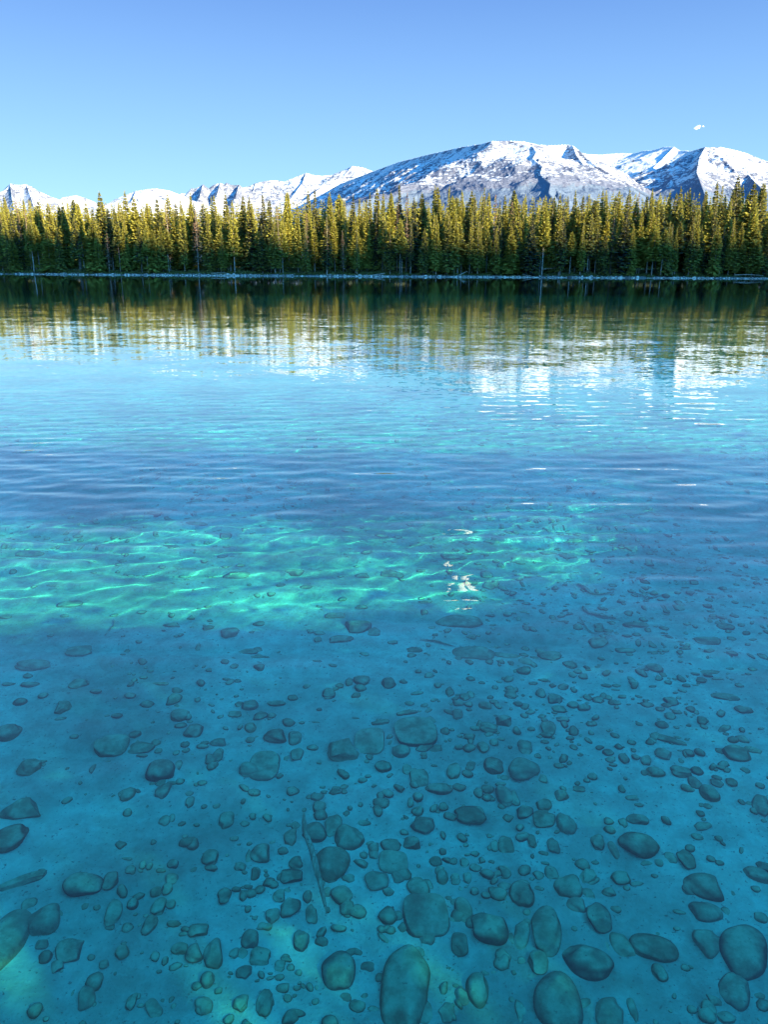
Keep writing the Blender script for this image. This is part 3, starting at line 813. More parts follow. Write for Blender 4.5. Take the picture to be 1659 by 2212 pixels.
# ------------------------------------------------------------------ conifers of the far shore
def needle_mat(name, dark, light, transl=0.3):
    m, nt, out = new_mat(name)
    geo = nd(nt, 'ShaderNodeNewGeometry')
    inf = nd(nt, 'ShaderNodeObjectInfo')
    n1 = noise_fac(nt, geo.outputs['Position'], 1.6, 4, 0.7)
    f = math_n(nt, 'ADD', n1, math_n(nt, 'MULTIPLY', math_n(nt, 'SUBTRACT', inf.outputs['Random'], 0.5), 0.35))
    f = math_n(nt, 'ADD', f, math_n(nt, 'MULTIPLY', math_n(nt, 'SUBTRACT', geo.outputs['Random Per Island'], 0.5), 0.35))
    c = mixc(nt, map_range(nt, f, 0.18, 0.62), dark, light)
    d = nd(nt, 'ShaderNodeBsdfDiffuse', {'Color': c})
    t = nd(nt, 'ShaderNodeBsdfTranslucent', {'Color': c})
    mx = nd(nt, 'ShaderNodeMixShader', {0: transl, 1: d.outputs[0], 2: t.outputs[0]})
    nt.links.new(mx.outputs[0], out.inputs[0])
    return m


m_sp = needle_mat("spruce_needles", (0.014, 0.030, 0.045), (0.285, 0.262, 0.050))
m_pi = needle_mat("pine_needles", (0.035, 0.050, 0.050), (0.310, 0.290, 0.055))
m_dead = needle_mat("dead_brown_twigs", (0.10, 0.065, 0.045), (0.26, 0.165, 0.11), 0.05)

m_bk, nt, out = new_mat("conifer_bark")
geo = nd(nt, 'ShaderNodeNewGeometry'); inf = nd(nt, 'ShaderNodeObjectInfo')
mp = nd(nt, 'ShaderNodeMapping', {'Vector': geo.outputs['Position'], 'Scale': (6, 6, 1.2)})
n1 = noise_fac(nt, mp.outputs[0], 1.0, 4, 0.6)
c = mixc(nt, inf.outputs['Random'], (0.16, 0.13, 0.10), (0.46, 0.42, 0.36))
c = mixc(nt, map_range(nt, n1, 0.35, 0.7), mixc(nt, 1.0, c, (0.5, 0.5, 0.5), 'MULTIPLY'), c)
bs = nd(nt, 'ShaderNodeBsdfDiffuse', {'Color': c}); nt.links.new(bs.outputs[0], out.inputs[0])


def crown_mesh(name, mat, seed, H=26.0, base=0.12, width=2.5, power=0.8, n_whorl=44, per=7, droop=0.35, tuft=0.85, keep=0.95, gaps=0.1, tip=1.0, lod=1):
    """branches in whorls, each carrying kite-shaped sprays of needles"""
    r = np.random.RandomState(seed)
    V, F = [], []
    n = 0
    def kite(p, d, L, W, nn):
        nonlocal n
        s = np.cross(d, nn); s /= (np.linalg.norm(s) + 1e-9)
        V.extend([p - d * L * 0.15, p + d * L * 0.42 + s * W * 0.5 - nn * W * 0.12, p + d * L, p + d * L * 0.42 - s * W * 0.5 - nn * W * 0.12])
        F.append((n, n + 1, n + 2, n + 3)); n += 4
    lump = [r.uniform(0, 6.28) for _ in range(4)]
    for w in range(n_whorl):
        t = base + (1 - base) * (w + r.uniform(-0.3, 0.3)) / n_whorl
        t = min(max(t, base), 0.992)
        u = (t - base) / (1 - base)
        R = width * ((1 - u) ** power) * (0.62 + 0.38 * min(1, u * 6 + 0.3)) * (1 + 0.16 * math.sin(9 * t + lump[0]) + 0.10 * math.sin(23 * t + lump[1])) * tip + 0.05
        if r.uniform() < gaps * (1 - u): continue
        a0 = r.uniform(0, 6.28)
        for b in range(per):
            if r.uniform() > keep: continue
            an = a0 + 2 * PI * b / per + r.uniform(-0.3, 0.3)
            L = R * r.uniform(0.62, 1.12) * (1 + 0.22 * math.sin(2 * an + lump[2] + 5 * t))
            z = t * H + r.uniform(-0.15, 0.15)
            rise = 0.55 * u - droop * (1 - u)
            hd = np.array([math.cos(an), math.sin(an), 0.0])
            m = max(2, int(L / (0.42 * lod)))
            for k in range(m):
                q = (k + 0.6) / m
                p = hd * (L * q) + np.array([0, 0, z + rise * L * q - 0.10 * L * q * q + (0.18 * L * max(0, q - 0.6))])
                for sgn in (-1, 1) if lod == 1 else (r.choice([-1, 1]),):
                    side = an + sgn * r.uniform(0.25, 0.95)
                    d = np.array([math.cos(side), math.sin(side), rise * 0.7 + r.uniform(-0.35, 0.15)]); d /= np.linalg.norm(d)
                    nn = np.array([r.uniform(-0.7, 0.7) + 1.5 * hd[0], r.uniform(-0.7, 0.7) + 1.5 * hd[1], 0.8]); nn -= d * (nn @ d); nn /= np.linalg.norm(nn)
                    s = tuft * (0.6 + 0.5 * (1 - q)) * (0.22 + 0.78 * min(1.0, R / 1.3)) * r.uniform(0.7, 1.25)
                    kite(p, d, s, s * 0.72, nn)
    # leader
    for k in range(6):
        d = np.array([r.uniform(-0.4, 0.4), r.uniform(-0.4, 0.4), 1.0]); d /= np.linalg.norm(d)
        nn = np.array([math.cos(k), math.sin(k), 0.0]); nn -= d * (nn @ d); nn /= np.linalg.norm(nn)
        kite(np.array([0, 0, H * (0.965 + 0.007 * k)]), d, 0.6, 0.16, nn)
    return mesh_np(name, np.array(V), np.array(F), [mat], smooth=False)


def trunk_mesh(seed, H=26.0, r0=0.19, bare_limbs=0):
    r = np.random.RandomState(seed)
    k = 8
    pts = [(0.10 * math.sin(2.1 * i + seed) * i / k, 0.10 * math.cos(1.7 * i + seed) * i / k, H * 0.985 * i / k - (0.5 if i == 0 else 0)) for i in range(k + 1)]
    parts = [tube(pts, [r0 * (1 - 0.92 * i / k) + 0.015 for i in range(k + 1)], 7, seed, 0.05)]
    for j in range(bare_limbs):
        t = r.uniform(0.18, 0.6); an = r.uniform(0, 6.28); L = r.uniform(0.6, 1.6)
        p = np.array([0, 0, H * t]); q = p + np.array([math.cos(an) * L, math.sin(an) * L, -0.15 * L])
        parts.append(tube([p, (p + q) / 2 + [0, 0, 0.06], q], [0.03, 0.02, 0.008], 4, j, 0.0))
    v, f = merge(parts)
    return mesh_np("trunk", v, f, [m_bk])


PROTO = {
 'spruce': [(crown_mesh("crown", m_sp, 10 + i, base=[.05, .08, .04, .10, .14][i], width=[3.0, 2.6, 3.3, 2.8, 2.4][i], power=[.95, 1.05, .9, .85, 1.0][i], n_whorl=52, per=8, droop=.38, tuft=1.05, gaps=0.03), trunk_mesh(10 + i)) for i in range(5)],
 'slender': [(crown_mesh("crown", m_sp, 30 + i, base=[.10, .2, .05][i], width=[1.6, 1.35, 1.8][i], power=[.8, .85, .95][i], n_whorl=52, per=7, droop=.45, tuft=.85, gaps=0.08), trunk_mesh(30 + i, r0=.14, bare_limbs=6)) for i in range(3)],
 'pine': [(crown_mesh("crown", m_pi, 50 + i, base=[.32, .42, .25, .46][i], width=[2.3, 2.6, 2.1, 2.0][i], power=[.9, .8, .95, .8][i], n_whorl=38, per=8, droop=.1, tuft=1.15, keep=.9, gaps=.12), trunk_mesh(50 + i, r0=.17, bare_limbs=14)) for i in range(4)],
 'dead': [(crown_mesh("crown", m_dead, 70 + i, base=[.25, .35, .15][i], width=[1.5, 1.2, 1.7][i], power=[.6, .5, .7][i], n_whorl=34, per=6, droop=.5, tuft=.6, keep=.55, gaps=.3), trunk_mesh(70 + i, r0=.15, bare_limbs=26)) for i in range(3)],
}
LAB_KIND = {'spruce': "full dark-green spruce", 'slender': "slender narrow spruce", 'pine': "yellow-green pine with a bare lower trunk", 'dead': "dead grey-brown conifer"}
NAME_KIND = {'spruce': "spruce_tree", 'slender': "spruce_tree", 'pine': "pine_tree", 'dead': "dead_tree"}

# tops read off the photograph (1659x2212 units): x, y of the tip, kind, metres behind the waterline
TOPS = """3,444,p,6;20,454,s,12;37,450,p,18;81,434,s,22;101,440,s,9;131,435,s,14;167,440,p,10;184,435,s,22;214,415,s,16;232,449,p,8;247,450,s,12;268,413,s,24;286,427,s,11;323,444,p,20;
337,430,s,15;362,420,s,24;388,430,s,9;409,417,s,20;438,437,p,10;458,423,s,22;484,420,s,14;499,434,p,8;522,423,s,22;539,427,s,12;566,420,s,20;579,432,p,9;620,415,p,22;640,440,s,10;667,413,s,18;
679,410,s,24;711,417,s,14;734,420,p,20;761,423,s,12;780,430,s,18;797,417,s,24;812,408,s,16;827,417,p,10;844,417,p,22;866,398,s,25;879,418,d,9;896,427,s,12;913,417,s,19;940,403,s,22;947,405,s,15;
968,406,s,18;979,423,p,10;1000,413,s,16;1017,412,s,24;1026,420,s,9;1044,408,n,14;1058,417,s,20;1071,422,d,10;1081,435,s,7;1095,423,s,18;1108,437,d,12;1122,440,s,16;1134,438,s,8;1176,430,p,6;
1198,425,p,19;1211,420,s,12;1228,425,n,20;1245,412,s,14;1260,423,s,22;1275,422,n,10;1292,432,s,15;1312,427,s,20;1332,420,p,9;1339,413,s,24;1359,412,s,13;1383,417,d,18;1397,425,p,10;1412,413,s,22;
1425,432,p,9;1445,420,p,16;1464,417,p,20;1476,405,s,14;1493,408,p,22;1525,413,n,12;1553,393,p,15;1568,423,s,22;1583,430,p,10;1599,380,p,20;1616,420,s,14;1632,396,s,12;1651,395,p,18;
945,464,s,3;771,491,n,3;704,466,n,4;658,487,n,3;207,497,s,4;1262,480,n,5;1502,470,n,4;1330,470,d,8;120,498,s,4;590,470,s,4;1152,466,s,3;478,500,n,4;869,478,p,6;1036,478,n,5;60,482,p,4;345,490,s,5;
420,455,d,5;660,462,d,6;228,505,d,5;600,452,d,5;1180,448,p,4;1355,455,s,6;1450,478,s,4;1590,470,s,5;1640,486,s,3"""
KM = {'s': 'spruce', 'n': 'slender', 'p': 'pine', 'd': 'dead'}
TREES = []                                   # x, y, height, kind, apparent px, top px
rt = np.random.RandomState(21)
taken_x = []
for rec in TOPS.replace("\n", "").split(";"):
    a, b, k, off = rec.split(",")
    px, py, off = float(a), float(b), float(off)
    # distance from which the shore line is crossed along this direction
    y = 280.0
    for _ in range(8):
        p = at_range(px, py, y)
        y = float(shore_y(p[0])) + off
    p = at_range(px, py, y)
    zg = float(land_z(np.array(p[0]), np.array(off)))
    TREES.append([p[0], y, p[2] - zg, KM[k], px, py, zg])
n_hero = len(TREES)


def skyline(px):
    """height of the tree tops in the photograph: lower left, higher right"""
    return 447 - 32 * sstep(0, 900, px) - 4 * sstep(900, 1650, px)


tries = 0
while len(TREES) < 300 and tries < 6000:
    tries += 1
    px = rt.uniform(-40, 1700)
    row = rt.choice([0, 0, 1, 1, 2])
    off = [rt.uniform(3, 8), rt.uniform(8, 16), rt.uniform(16, 30)][row]
    y = 280.0
    for _ in range(8):
        x = (px - 829.5) / FPX * y / math.cos(PITCH) * 0.96
        y = float(shore_y(x)) + off
    if any(abs(t[0] - x) < 1.15 and abs(t[1] - y) < 2.0 for t in TREES): continue
    zg = float(land_z(np.array(x), np.array(off)))
    dist = math.hypot(x, y)
    hmax = math.tan(math.radians(4.35 + 0.85 * float(sstep(0, 1200, px)))) * dist
    H = hmax * [rt.uniform(0.50, 0.90), rt.uniform(0.72, 0.97), rt.uniform(0.88, 1.02)][row]
    kind = rt.choice(['spruce', 'slender', 'pine', 'dead'], p=[.42, .17, .31, .10])
    TREES.append([x, y, H, kind, px, 0, zg])


def project(p):
    q = RN.T @ (np.array(p) - np.array([0, 0, CAM_H]))
    return 829.5 + FPX * q[0] / -q[2], 1106.0 - FPX * q[1] / -q[2]


# labels: landmark trees, all others counted from the nearest landmark of the shoreline
LMT = [(214, "tall spiky spruce standing above its neighbours at left"), (409, "tall spruce in front of the rugged grey peaks"), (667, "tall twin-topped spruce by the valley notch"),
       (866, "tallest narrow spruce, before the main mountain"), (945, "conical sunlit spruce standing by itself at the water's edge"), (1245, "broad bright spruce below the dark saddle"),
       (1553, "tall dark open-crowned pine, second tallest at right"), (1599, "tallest tree of all, feathery pine at right"), (81, "dark spruce before the white peak at left"), (1044, "narrow spruce below the snowy flank, right of centre")]
SHORTLM = ["the spiky left spruce", "the spruce under the rugged peaks", "the twin-topped spruce", "the tallest narrow spruce", "the conical waterside spruce", "the broad saddle spruce", "the open-crowned pine", "the feathery tallest pine", "the white-peak spruce", "the snowy-flank spruce"]
ORD2 = ["first"] + ORD[1:]
pjs = [project((t[0], t[1], t[6] + t[2]))[0] for t in TREES]
lm_tree = {}
for k, (lx, lab) in enumerate(LMT):
    i = min((i for i in range(n_hero) if i not in lm_tree), key=lambda i: abs(TREES[i][4] - lx))
    lm_tree[i] = k
tree_label = {}
rows = [0 if (t[1] - float(shore_y(t[0]))) < 9 else 1 if (t[1] - float(shore_y(t[0]))) < 17 else 2 for t in TREES]
rown = ["in the waterside row", "in the second row", "in the back rows"]
for i, t in enumerate(TREES):
    if i in lm_tree: tree_label[i] = LMT[lm_tree[i]][1]; continue
    best = None
    for j, k in lm_tree.items():
        side = 1 if pjs[i] > pjs[j] else -1
        rank = sum(1 for m in range(len(TREES)) if m not in (i, j) and m not in lm_tree and rows[m] == rows[i] and TREES[m][3] == t[3] and (pjs[m] - pjs[j]) * side > 0 and abs(pjs[m] - pjs[j]) < abs(pjs[i] - pjs[j]))
        if best is None or rank < best[0]: best = (rank, k, side)
    rank, k, side = best
    kn = {'spruce': "full dark spruce", 'slender': "slender spruce", 'pine': "bare-trunked pine", 'dead': "dead grey-brown conifer"}[t[3]]
    tree_label[i] = f"{kn} {rown[rows[i]]}, {ORD2[min(rank, 19)]} {'right' if side > 0 else 'left'} of {SHORTLM[k]}"

for i, (x, y, H, kind, px, py, zg) in enumerate(TREES):
    crown_me, trunk_me = PROTO[kind][rt.randint(len(PROTO[kind]))]
    e = bpy.data.objects.new(NAME_KIND[kind], None)
    COL.objects.link(e)
    e.location = (x, y, zg - 0.05)
    s = H / 26.0
    wdt = rt.uniform(0.85, 1.5) * (0.5 + 0.5 * s)
    if i >= n_hero and H < 18: wdt *= 1.1
    e.scale = (wdt, wdt, s)
    e.rotation_euler = (rt.normal(0, 0.008), rt.normal(0, 0.012), rt.uniform(0, 6.28))
    tag(e, tree_label[i], "tree", "conifers along the far shore")
    for nm_, me in (("crown", crown_me), ("trunk", trunk_me)):
        c = bpy.data.objects.new(nm_, me); COL.objects.link(c); c.parent = e

# ---- the wood behind the front rows: one mass nobody could count
CR_LO = [crown_mesh("wood", m_sp, 90 + i, base=.1, width=[3.1, 2.7, 3.4][i], power=1.1, n_whorl=30, per=8, droop=.35, tuft=1.45, lod=2) for i in range(3)]
LO = []
for me in CR_LO:
    v = np.zeros(len(me.vertices) * 3, np.float32); me.vertices.foreach_get("co", v)
    LO.append(v.reshape(-1, 3))
VV, FF, n = [], [], 0
for k in range(900):
    px = rt.uniform(-220, 1880); off = rt.uniform(16, 85)
    y = 300.0
    for _ in range(6):
        x = (px - 829.5) / FPX * y / math.cos(PITCH) * 0.96
        y = float(shore_y(x)) + off
    dist = math.hypot(x, y)
    hmax = math.tan(math.radians(4.15 + 0.85 * float(sstep(0, 1200, px)))) * dist
    H = min(hmax * rt.uniform(0.74, 0.97), 31)
    zg = float(land_z(np.array(x), np.array(off)))
    v = LO[k % 3].copy(); a = rt.uniform(0, 6.28); ca, sa = math.cos(a), math.sin(a)
    v = np.stack([v[:, 0] * ca - v[:, 1] * sa + x, v[:, 0] * sa + v[:, 1] * ca + y, v[:, 2] * H / 26.0 + zg], -1)
    VV.append(v); FF.append(np.arange(n, n + len(v)).reshape(-1, 4)); n += len(v)
me = mesh_np("forest", np.concatenate(VV), np.concatenate(FF), [m_sp], smooth=False)
o = link("forest", me); tag(o, "dense dark conifer wood filling in behind the shoreline trees", "forest", kind="stuff")
for me in CR_LO: bpy.data.meshes.remove(me)

# ---- undergrowth on the far bank
m_ug = needle_mat("bank_undergrowth", (0.030, 0.050, 0.012), (0.11, 0.11, 0.035), 0.1)
VV = []; 
r4 = np.random.RandomState(8)
for k in range(1500):
    x = r4.uniform(-215, 185)
    cl_ = float(N2(x / 4.0, 0.5))
    off = (1.8 if cl_ < 0.25 else 0.5) + abs(r4.normal(0, 4.0)); y = float(shore_y(x)) + off
    z = float(land_z(np.array(x), np.array(off)))
    R_ = r4.uniform(0.3, 1.1) * (0.6 if off < 4 else 1.0)
    for j in range(16):
        c_ = np.array([x, y, z]) + np.array([r4.normal(0, R_ * .6), r4.normal(0, R_ * .6), abs(r4.normal(0, R_ * .45))])
        d = r4.normal(size=3); d[2] = abs(d[2]); d /= np.linalg.norm(d)
        s = np.cross(d, r4.normal(size=3)); s /= np.linalg.norm(s); L = r4.uniform(.15, .4)
        VV += [c_ - d * L, c_ + s * L * .5, c_ + d * L, c_ - s * L * .5]
o = link("undergrowth", mesh_np("undergrowth", np.array(VV), np.arange(len(VV)).reshape(-1, 4), [m_ug], smooth=False))
tag(o, "low green and brown brush under the trees behind the waterline", "undergrowth", kind="stuff")

# ---- gravel and driftwood at the waterline
m_rk, nt, out = new_mat("pale_shore_rock")
geo = nd(nt, 'ShaderNodeNewGeometry')
n1 = noise_fac(nt, geo.outputs['Position'], 1.4, 3, 0.6)
c = ramp(nt, geo.outputs['Random Per Island'], [(0, (0.08, 0.075, 0.07)), (0.5, (0.26, 0.23, 0.19)), (1, (0.66, 0.56, 0.45))])
bs = nd(nt, 'ShaderNodeBsdfDiffuse', {'Color': c}); nt.links.new(bs.outputs[0], out.inputs[0])
VV, FF, n = [], [], 0
ROCKP = [stone_verts(ICO2_V, 'a', 3000 + i) for i in range(8)]
for k in range(7500):
    x = r4.uniform(-215, 185); off = abs(r4.normal(0.2, 1.0)); y = float(shore_y(x)) + off
    z = float(land_z(np.array(x), np.array(off)))
    if float(N3(x / 5.0, 2.5)) < r4.uniform(-0.9, 0.2): continue
    R_ = 0.07 * (5 ** r4.uniform(0, 1)) * (1 if r4.uniform() < .95 else 2.4)
    a = r4.uniform(0, 6.28); ca, sa = math.cos(a), math.sin(a)
    v = ROCKP[k % 8] * np.array([R_, R_ * r4.uniform(.6, 1), R_ * r4.uniform(.45, .8)])
    v = np.stack([v[:, 0] * ca - v[:, 1] * sa + x, v[:, 0] * sa + v[:, 1] * ca + y, v[:, 2] + z + R_ * .15], -1)
    VV.append(v); FF.append(ICO2_F + n); n += len(v)
o = link("shore_gravel", mesh_np("shore_gravel", np.concatenate(VV), np.concatenate(FF), [m_rk], smooth=False))
tag(o, "pale grey gravel and cobbles along the far waterline", "gravel", kind="stuff")

m_dw, nt, out = new_mat("bleached_driftwood")
geo = nd(nt, 'ShaderNodeNewGeometry')
n1 = noise_fac(nt, geo.outputs['Position'], 3.0, 4, 0.6)
c = mixc(nt, n1, (0.22, 0.19, 0.15), (0.50, 0.45, 0.38))
bs = nd(nt, 'ShaderNodeBsdfDiffuse', {'Color': c}); nt.links.new(bs.outputs[0], out.inputs[0])


def driftwood(chains, label):
    """each chain: (px, py, radius in metres, metres behind the waterline)"""
    parts = []
    for s_, ch in enumerate(chains):
        pts = []
        for px, py, rr, off in ch:
            y = 270.0
            for _ in range(6):
                p = at_range(px, py, y); y = float(shore_y(p[0])) + off
            pts.append(p)
        parts.append(tube(pts, [q[2] * 0.6 for q in ch], 8, s_))
    v, f = merge(parts)
    return tag(link("driftwood_log", mesh_np("driftwood_log", v, f, [m_dw])), label, "driftwood", "driftwood along the far shore")


driftwood([[(790, 596.5, .22, .3), (805, 594.5, .20, .9), (832, 590.0, .12, 2.5)], [(806, 594, .09, .9), (812, 596, .04, .4)]], "long pale log lying half in the water below the middle of the wood")
driftwood([[(992, 594.5, .16, .6), (1001, 590, .13, 1.2), (1010, 586, .07, 2.0)], [(1000, 590.5, .07, 1.2), (995, 590, .04, 1.4)]], "short forked driftwood branch propped up on the gravel")
driftwood([[(1172, 581.5, .15, 7.0), (1195, 579.5, .15, 7.0), (1214, 577.5, .12, 7.0)], [(1213, 577.8, .09, 7.0), (1215, 583, .09, 7.0)]], "straight pale fallen log on the grassy bank above the water")
driftwood([[(1588, 594, .16, .8), (1620, 593, .14, .9), (1650, 595.5, .08, .5)]], "low pale log on the gravel near the right edge")
driftwood([[(1148, 596, .12, .5), (1136, 594.5, .10, .8), (1129, 592, .05, 1.3)]], "small pale branch on the gravel, right of the forked driftwood")
driftwood([[(455, 590, .14, .8), (480, 589.5, .13, 1.0), (497, 591, .06, .6)]], "thin bleached log on the gravel in the left half")
# ------------------------------------------------------------------ mountains
def mountain_mat(name, rock=(0.155, 0.175, 0.235), forest=(0.100, 0.135, 0.195), dens=0.5):  # rock and forest tinted blue-grey, painting in the haze of distance
    m, nt, out = new_mat(name)
    geo = nd(nt, 'ShaderNodeNewGeometry')
    P = geo.outputs['Position']
    sn = nd(nt, 'ShaderNodeAttribute', attribute_name='snow').outputs['Fac']
    fo = nd(nt, 'ShaderNodeAttribute', attribute_name='wood').outputs['Fac']
    mp = nd(nt, 'ShaderNodeMapping', {'Vector': P, 'Scale': (1, 1, 2.2)})
    n1 = noise_fac(nt, mp.outputs[0], 0.006, 6, 0.68, 0.5)
    n2 = noise_fac(nt, mp.outputs[0], 0.028, 4, 0.7)
    f = math_n(nt, 'ADD', sn, math_n(nt, 'MULTIPLY', math_n(nt, 'SUBTRACT', n1, 0.5), 2.2))
    f = math_n(nt, 'ADD', f, math_n(nt, 'MULTIPLY', math_n(nt, 'SUBTRACT', n2, 0.5), 2.0))
    mp3 = nd(nt, 'ShaderNodeMapping', {'Vector': P, 'Rotation': (0.25, 0.15, 0.5), 'Scale': (0.012, 0.012, 0.075)})
    n3 = noise_fac(nt, mp3.outputs[0], 1.0, 5, 0.65, 0.8)
    f = math_n(nt, 'ADD', f, math_n(nt, 'MULTIPLY', math_n(nt, 'SUBTRACT', n3, 0.5), 1.8))
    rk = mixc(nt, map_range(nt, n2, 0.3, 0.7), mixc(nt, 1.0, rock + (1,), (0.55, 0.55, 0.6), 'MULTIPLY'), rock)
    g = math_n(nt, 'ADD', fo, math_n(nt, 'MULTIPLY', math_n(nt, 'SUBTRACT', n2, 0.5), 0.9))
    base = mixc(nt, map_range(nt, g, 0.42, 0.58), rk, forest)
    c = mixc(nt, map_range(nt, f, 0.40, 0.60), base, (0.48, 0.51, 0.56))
    bmp = nd(nt, 'ShaderNodeBump', {'Height': math_n(nt, 'ADD', n1, math_n(nt, 'MULTIPLY', n2, 0.3)), 'Distance': 45.0, 'Strength': 0.8})
    bs = nd(nt, 'ShaderNodeBsdfDiffuse', {'Color': c, 'Normal': bmp.outputs[0]})
    nt.links.new(bs.outputs[0], out.inputs[0])
    return m


def seg_dist(X, Y, a, b):
    ax, ay = a[0], a[1]; bx_, by_ = b[0], b[1]
    dx, dy = bx_ - ax, by_ - ay
    L2 = dx * dx + dy * dy
    t = np.clip(((X - ax) * dx + (Y - ay) * dy) / L2, 0, 1)
    qx, qy = ax + dx * t, ay + dy * t
    return np.hypot(X - qx, Y - qy), t, math.sqrt(L2)


def mountain(name, a_rng, r_rng, na, nr, ridges, slope, woodline, snowline, mat, seed, gully=1.0, rockiness=0.0, curve=0.86):
    """ridges: lists of (px, py, forward distance) crests read off the skyline and the spurs; the faces fall away from them"""
    a = np.linspace(a_rng[0], a_rng[1], na); r = np.linspace(r_rng[0], r_rng[1], nr)
    A, Rr = np.meshgrid(a, r)
    X, Y = A * Rr, Rr
    WX = X + 60 * fbm(X / 500, Y / 500, 3, nz=N3) * 1.5
    WY = Y + 60 * fbm(X / 500 + 9, Y / 500 + 4, 3, nz=N3) * 1.5
    Hh = np.full_like(X, -1e9); G = np.zeros_like(X); D = np.zeros_like(X)
    for ri, (pts, sl) in enumerate(ridges):
        P3 = [at_range(*p) for p in pts]
        s0 = 0.0
        # fine sawtooth along the crest
        for i in range(len(P3) - 1):
            near = sstep(0, 250, np.minimum(np.hypot(X - P3[i][0], Y - P3[i][1]), 1e6))
            d0, t, L = seg_dist(X, Y, P3[i], P3[i + 1])
            d1, t1, _ = seg_dist(WX, WY, P3[i], P3[i + 1])
            mixd = sstep(20, 350, d0)
            d = d0 * (1 - mixd) + np.maximum(d1, 5) * mixd
            z = P3[i][2] * (1 - t) + P3[i + 1][2] * t
            s = s0 + t1 * L
            gul = ridged(s / 230.0 + seed + ri * 7, d / 1500.0, 4, 0.55)       # ribs and gullies run down the face
            h = z - sl * slope * 300 * (d / 300.0) ** curve + gully * gul * 55 * sstep(15, 420, d) - 4 * sstep(0, 60, d)
            upd = h > Hh
            Hh = np.where(upd, h, Hh); G = np.where(upd, gul, G); D = np.where(upd, d, D)
            s0 += L
    Hh = Hh + 30 * ridged(X / 260, Y / 260, 5, 0.55) * sstep(15, 300, D) * gully + 4.5 * fbm(X / 45, Y / 45, 3) * (0.35 + 0.65 * sstep(0, 150, D))
    Z = np.maximum(Hh, 20.0)
    gy_, gx_ = np.gradient(Z)
    dxs = (a[1] - a[0]) * Rr; dys = (r[1] - r[0])
    st = np.hypot(gx_ / dxs, gy_ / dys)
    wl_ = woodline(X, Y) if callable(woodline) else woodline
    sw = sstep(wl_ + 170, wl_ - 130, Z + 110 * G + 60 * fbm(X / 250, Y / 250, 3))
    snow = 0.5 + (Z - snowline(X, Y) if callable(snowline) else Z - snowline) / 620.0
    snow = np.clip(snow, -0.6, 0.98 - 0.2 * min(1, rockiness * 2)) - 0.42 * (st - 0.60) - 0.40 * np.clip(G, -0.4, 1) * (0.8 + rockiness) - 0.55 * sw - rockiness * 0.12
    me = mesh_np(name, np.stack([X, Y, Z], -1).reshape(-1, 3), grid_faces(na, nr), [mat], attrs={'snow': snow, 'wood': sw})
    o = link(name, me); tag(o, kind="structure")
    return o


def az(px):
    return (px - 829.5) / FPX / math.cos(PITCH) * 0.955


m_m1 = mountain_mat("snowy_rock_and_forest")

MAIN = [
 # long crest from the left foot up to the summit plateau, then on to the right hand top
 ([(640, 446, 17200), (687, 424, 16200), (734, 397, 14900), (805, 370, 13100), (862, 349, 11800), (930, 332, 10550), (997, 317, 9450), (1041, 310, 8850), (1064, 303.5, 8450), (1100, 303, 8600), (1134, 304.5, 8700),
   (1167, 311.5, 8700), (1188, 313, 8800), (1225, 311, 8900), (1238, 314, 8800)], 1.25),
 ([(1238, 314, 8800), (1250, 323, 8700), (1268, 340, 8500), (1290, 357, 8250), (1318, 374, 8000), (1357, 396, 7700), (1396, 420, 7400), (1450, 448, 7000)], 1.1),
 # nose between the shaded and the sunlit face
 ([(1100, 303, 8600), (1150, 314, 8300), (1160, 327, 8050), (1152, 341, 7800), (1172, 358, 7500), (1168, 376, 7250), (1190, 396, 6900), (1186, 415, 6600), (1204, 440, 6300)], 0.9),
 ([(1150, 314, 8300), (1170, 333, 8200), (1204, 347, 8050), (1252, 372, 7800), (1302, 393, 7550), (1386, 424, 7200)], 1.1),
 ([(1238, 314, 8800), (1246, 335, 8400), (1262, 355, 8050), (1276, 385, 7700)], 1.15),
]
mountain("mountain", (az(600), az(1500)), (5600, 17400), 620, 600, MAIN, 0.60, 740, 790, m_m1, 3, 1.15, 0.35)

BACK = [
 ([(1225, 322, 12300), (1268, 332, 12000), (1302, 333.5, 12000), (1336, 330, 12100), (1370, 331, 11900), (1393, 325, 11500), (1413, 323.5, 11300), (1437, 316.6, 11000), (1457, 316.6, 10800), (1469, 325, 10700), (1487, 325, 10500), (1530, 330, 10400)], 0.9),
 ([(1457, 316.6, 10800), (1430, 345, 10300), (1400, 372, 9800), (1380, 395, 9500)], 1.2),
]
mountain("mountain", (az(1200), az(1620)), (8600, 13200), 300, 260, BACK, 0.55, 500, 560, m_m1, 11, 0.7, 0.05)

RIGHT = [
 ([(1487, 326, 9700), (1494, 326, 9600), (1525, 317, 9200), (1555, 316.6, 9200), (1589, 323.4, 9500), (1612, 330, 9700), (1659, 349, 10100), (1720, 372, 10600), (1800, 400, 11200)], 1.0),
 ([(1525, 317, 9200), (1490, 334, 9300), (1424, 363, 9300), (1361, 386, 9300), (1320, 402, 9300)], 1.0),
 ([(1525, 317, 9200), (1512, 340, 8700), (1506, 372, 8100), (1520, 410, 7400), (1530, 440, 6900)], 1.05),
 ([(1589, 323, 9500), (1600, 352, 8900), (1625, 385, 8200), (1660, 420, 7500)], 1.1),
]
mountain("mountain", (az(1290), az(1860)), (6500, 11800), 420, 330, RIGHT, 0.60, 760, 790, m_m1, 23, 1.25, 0.4)

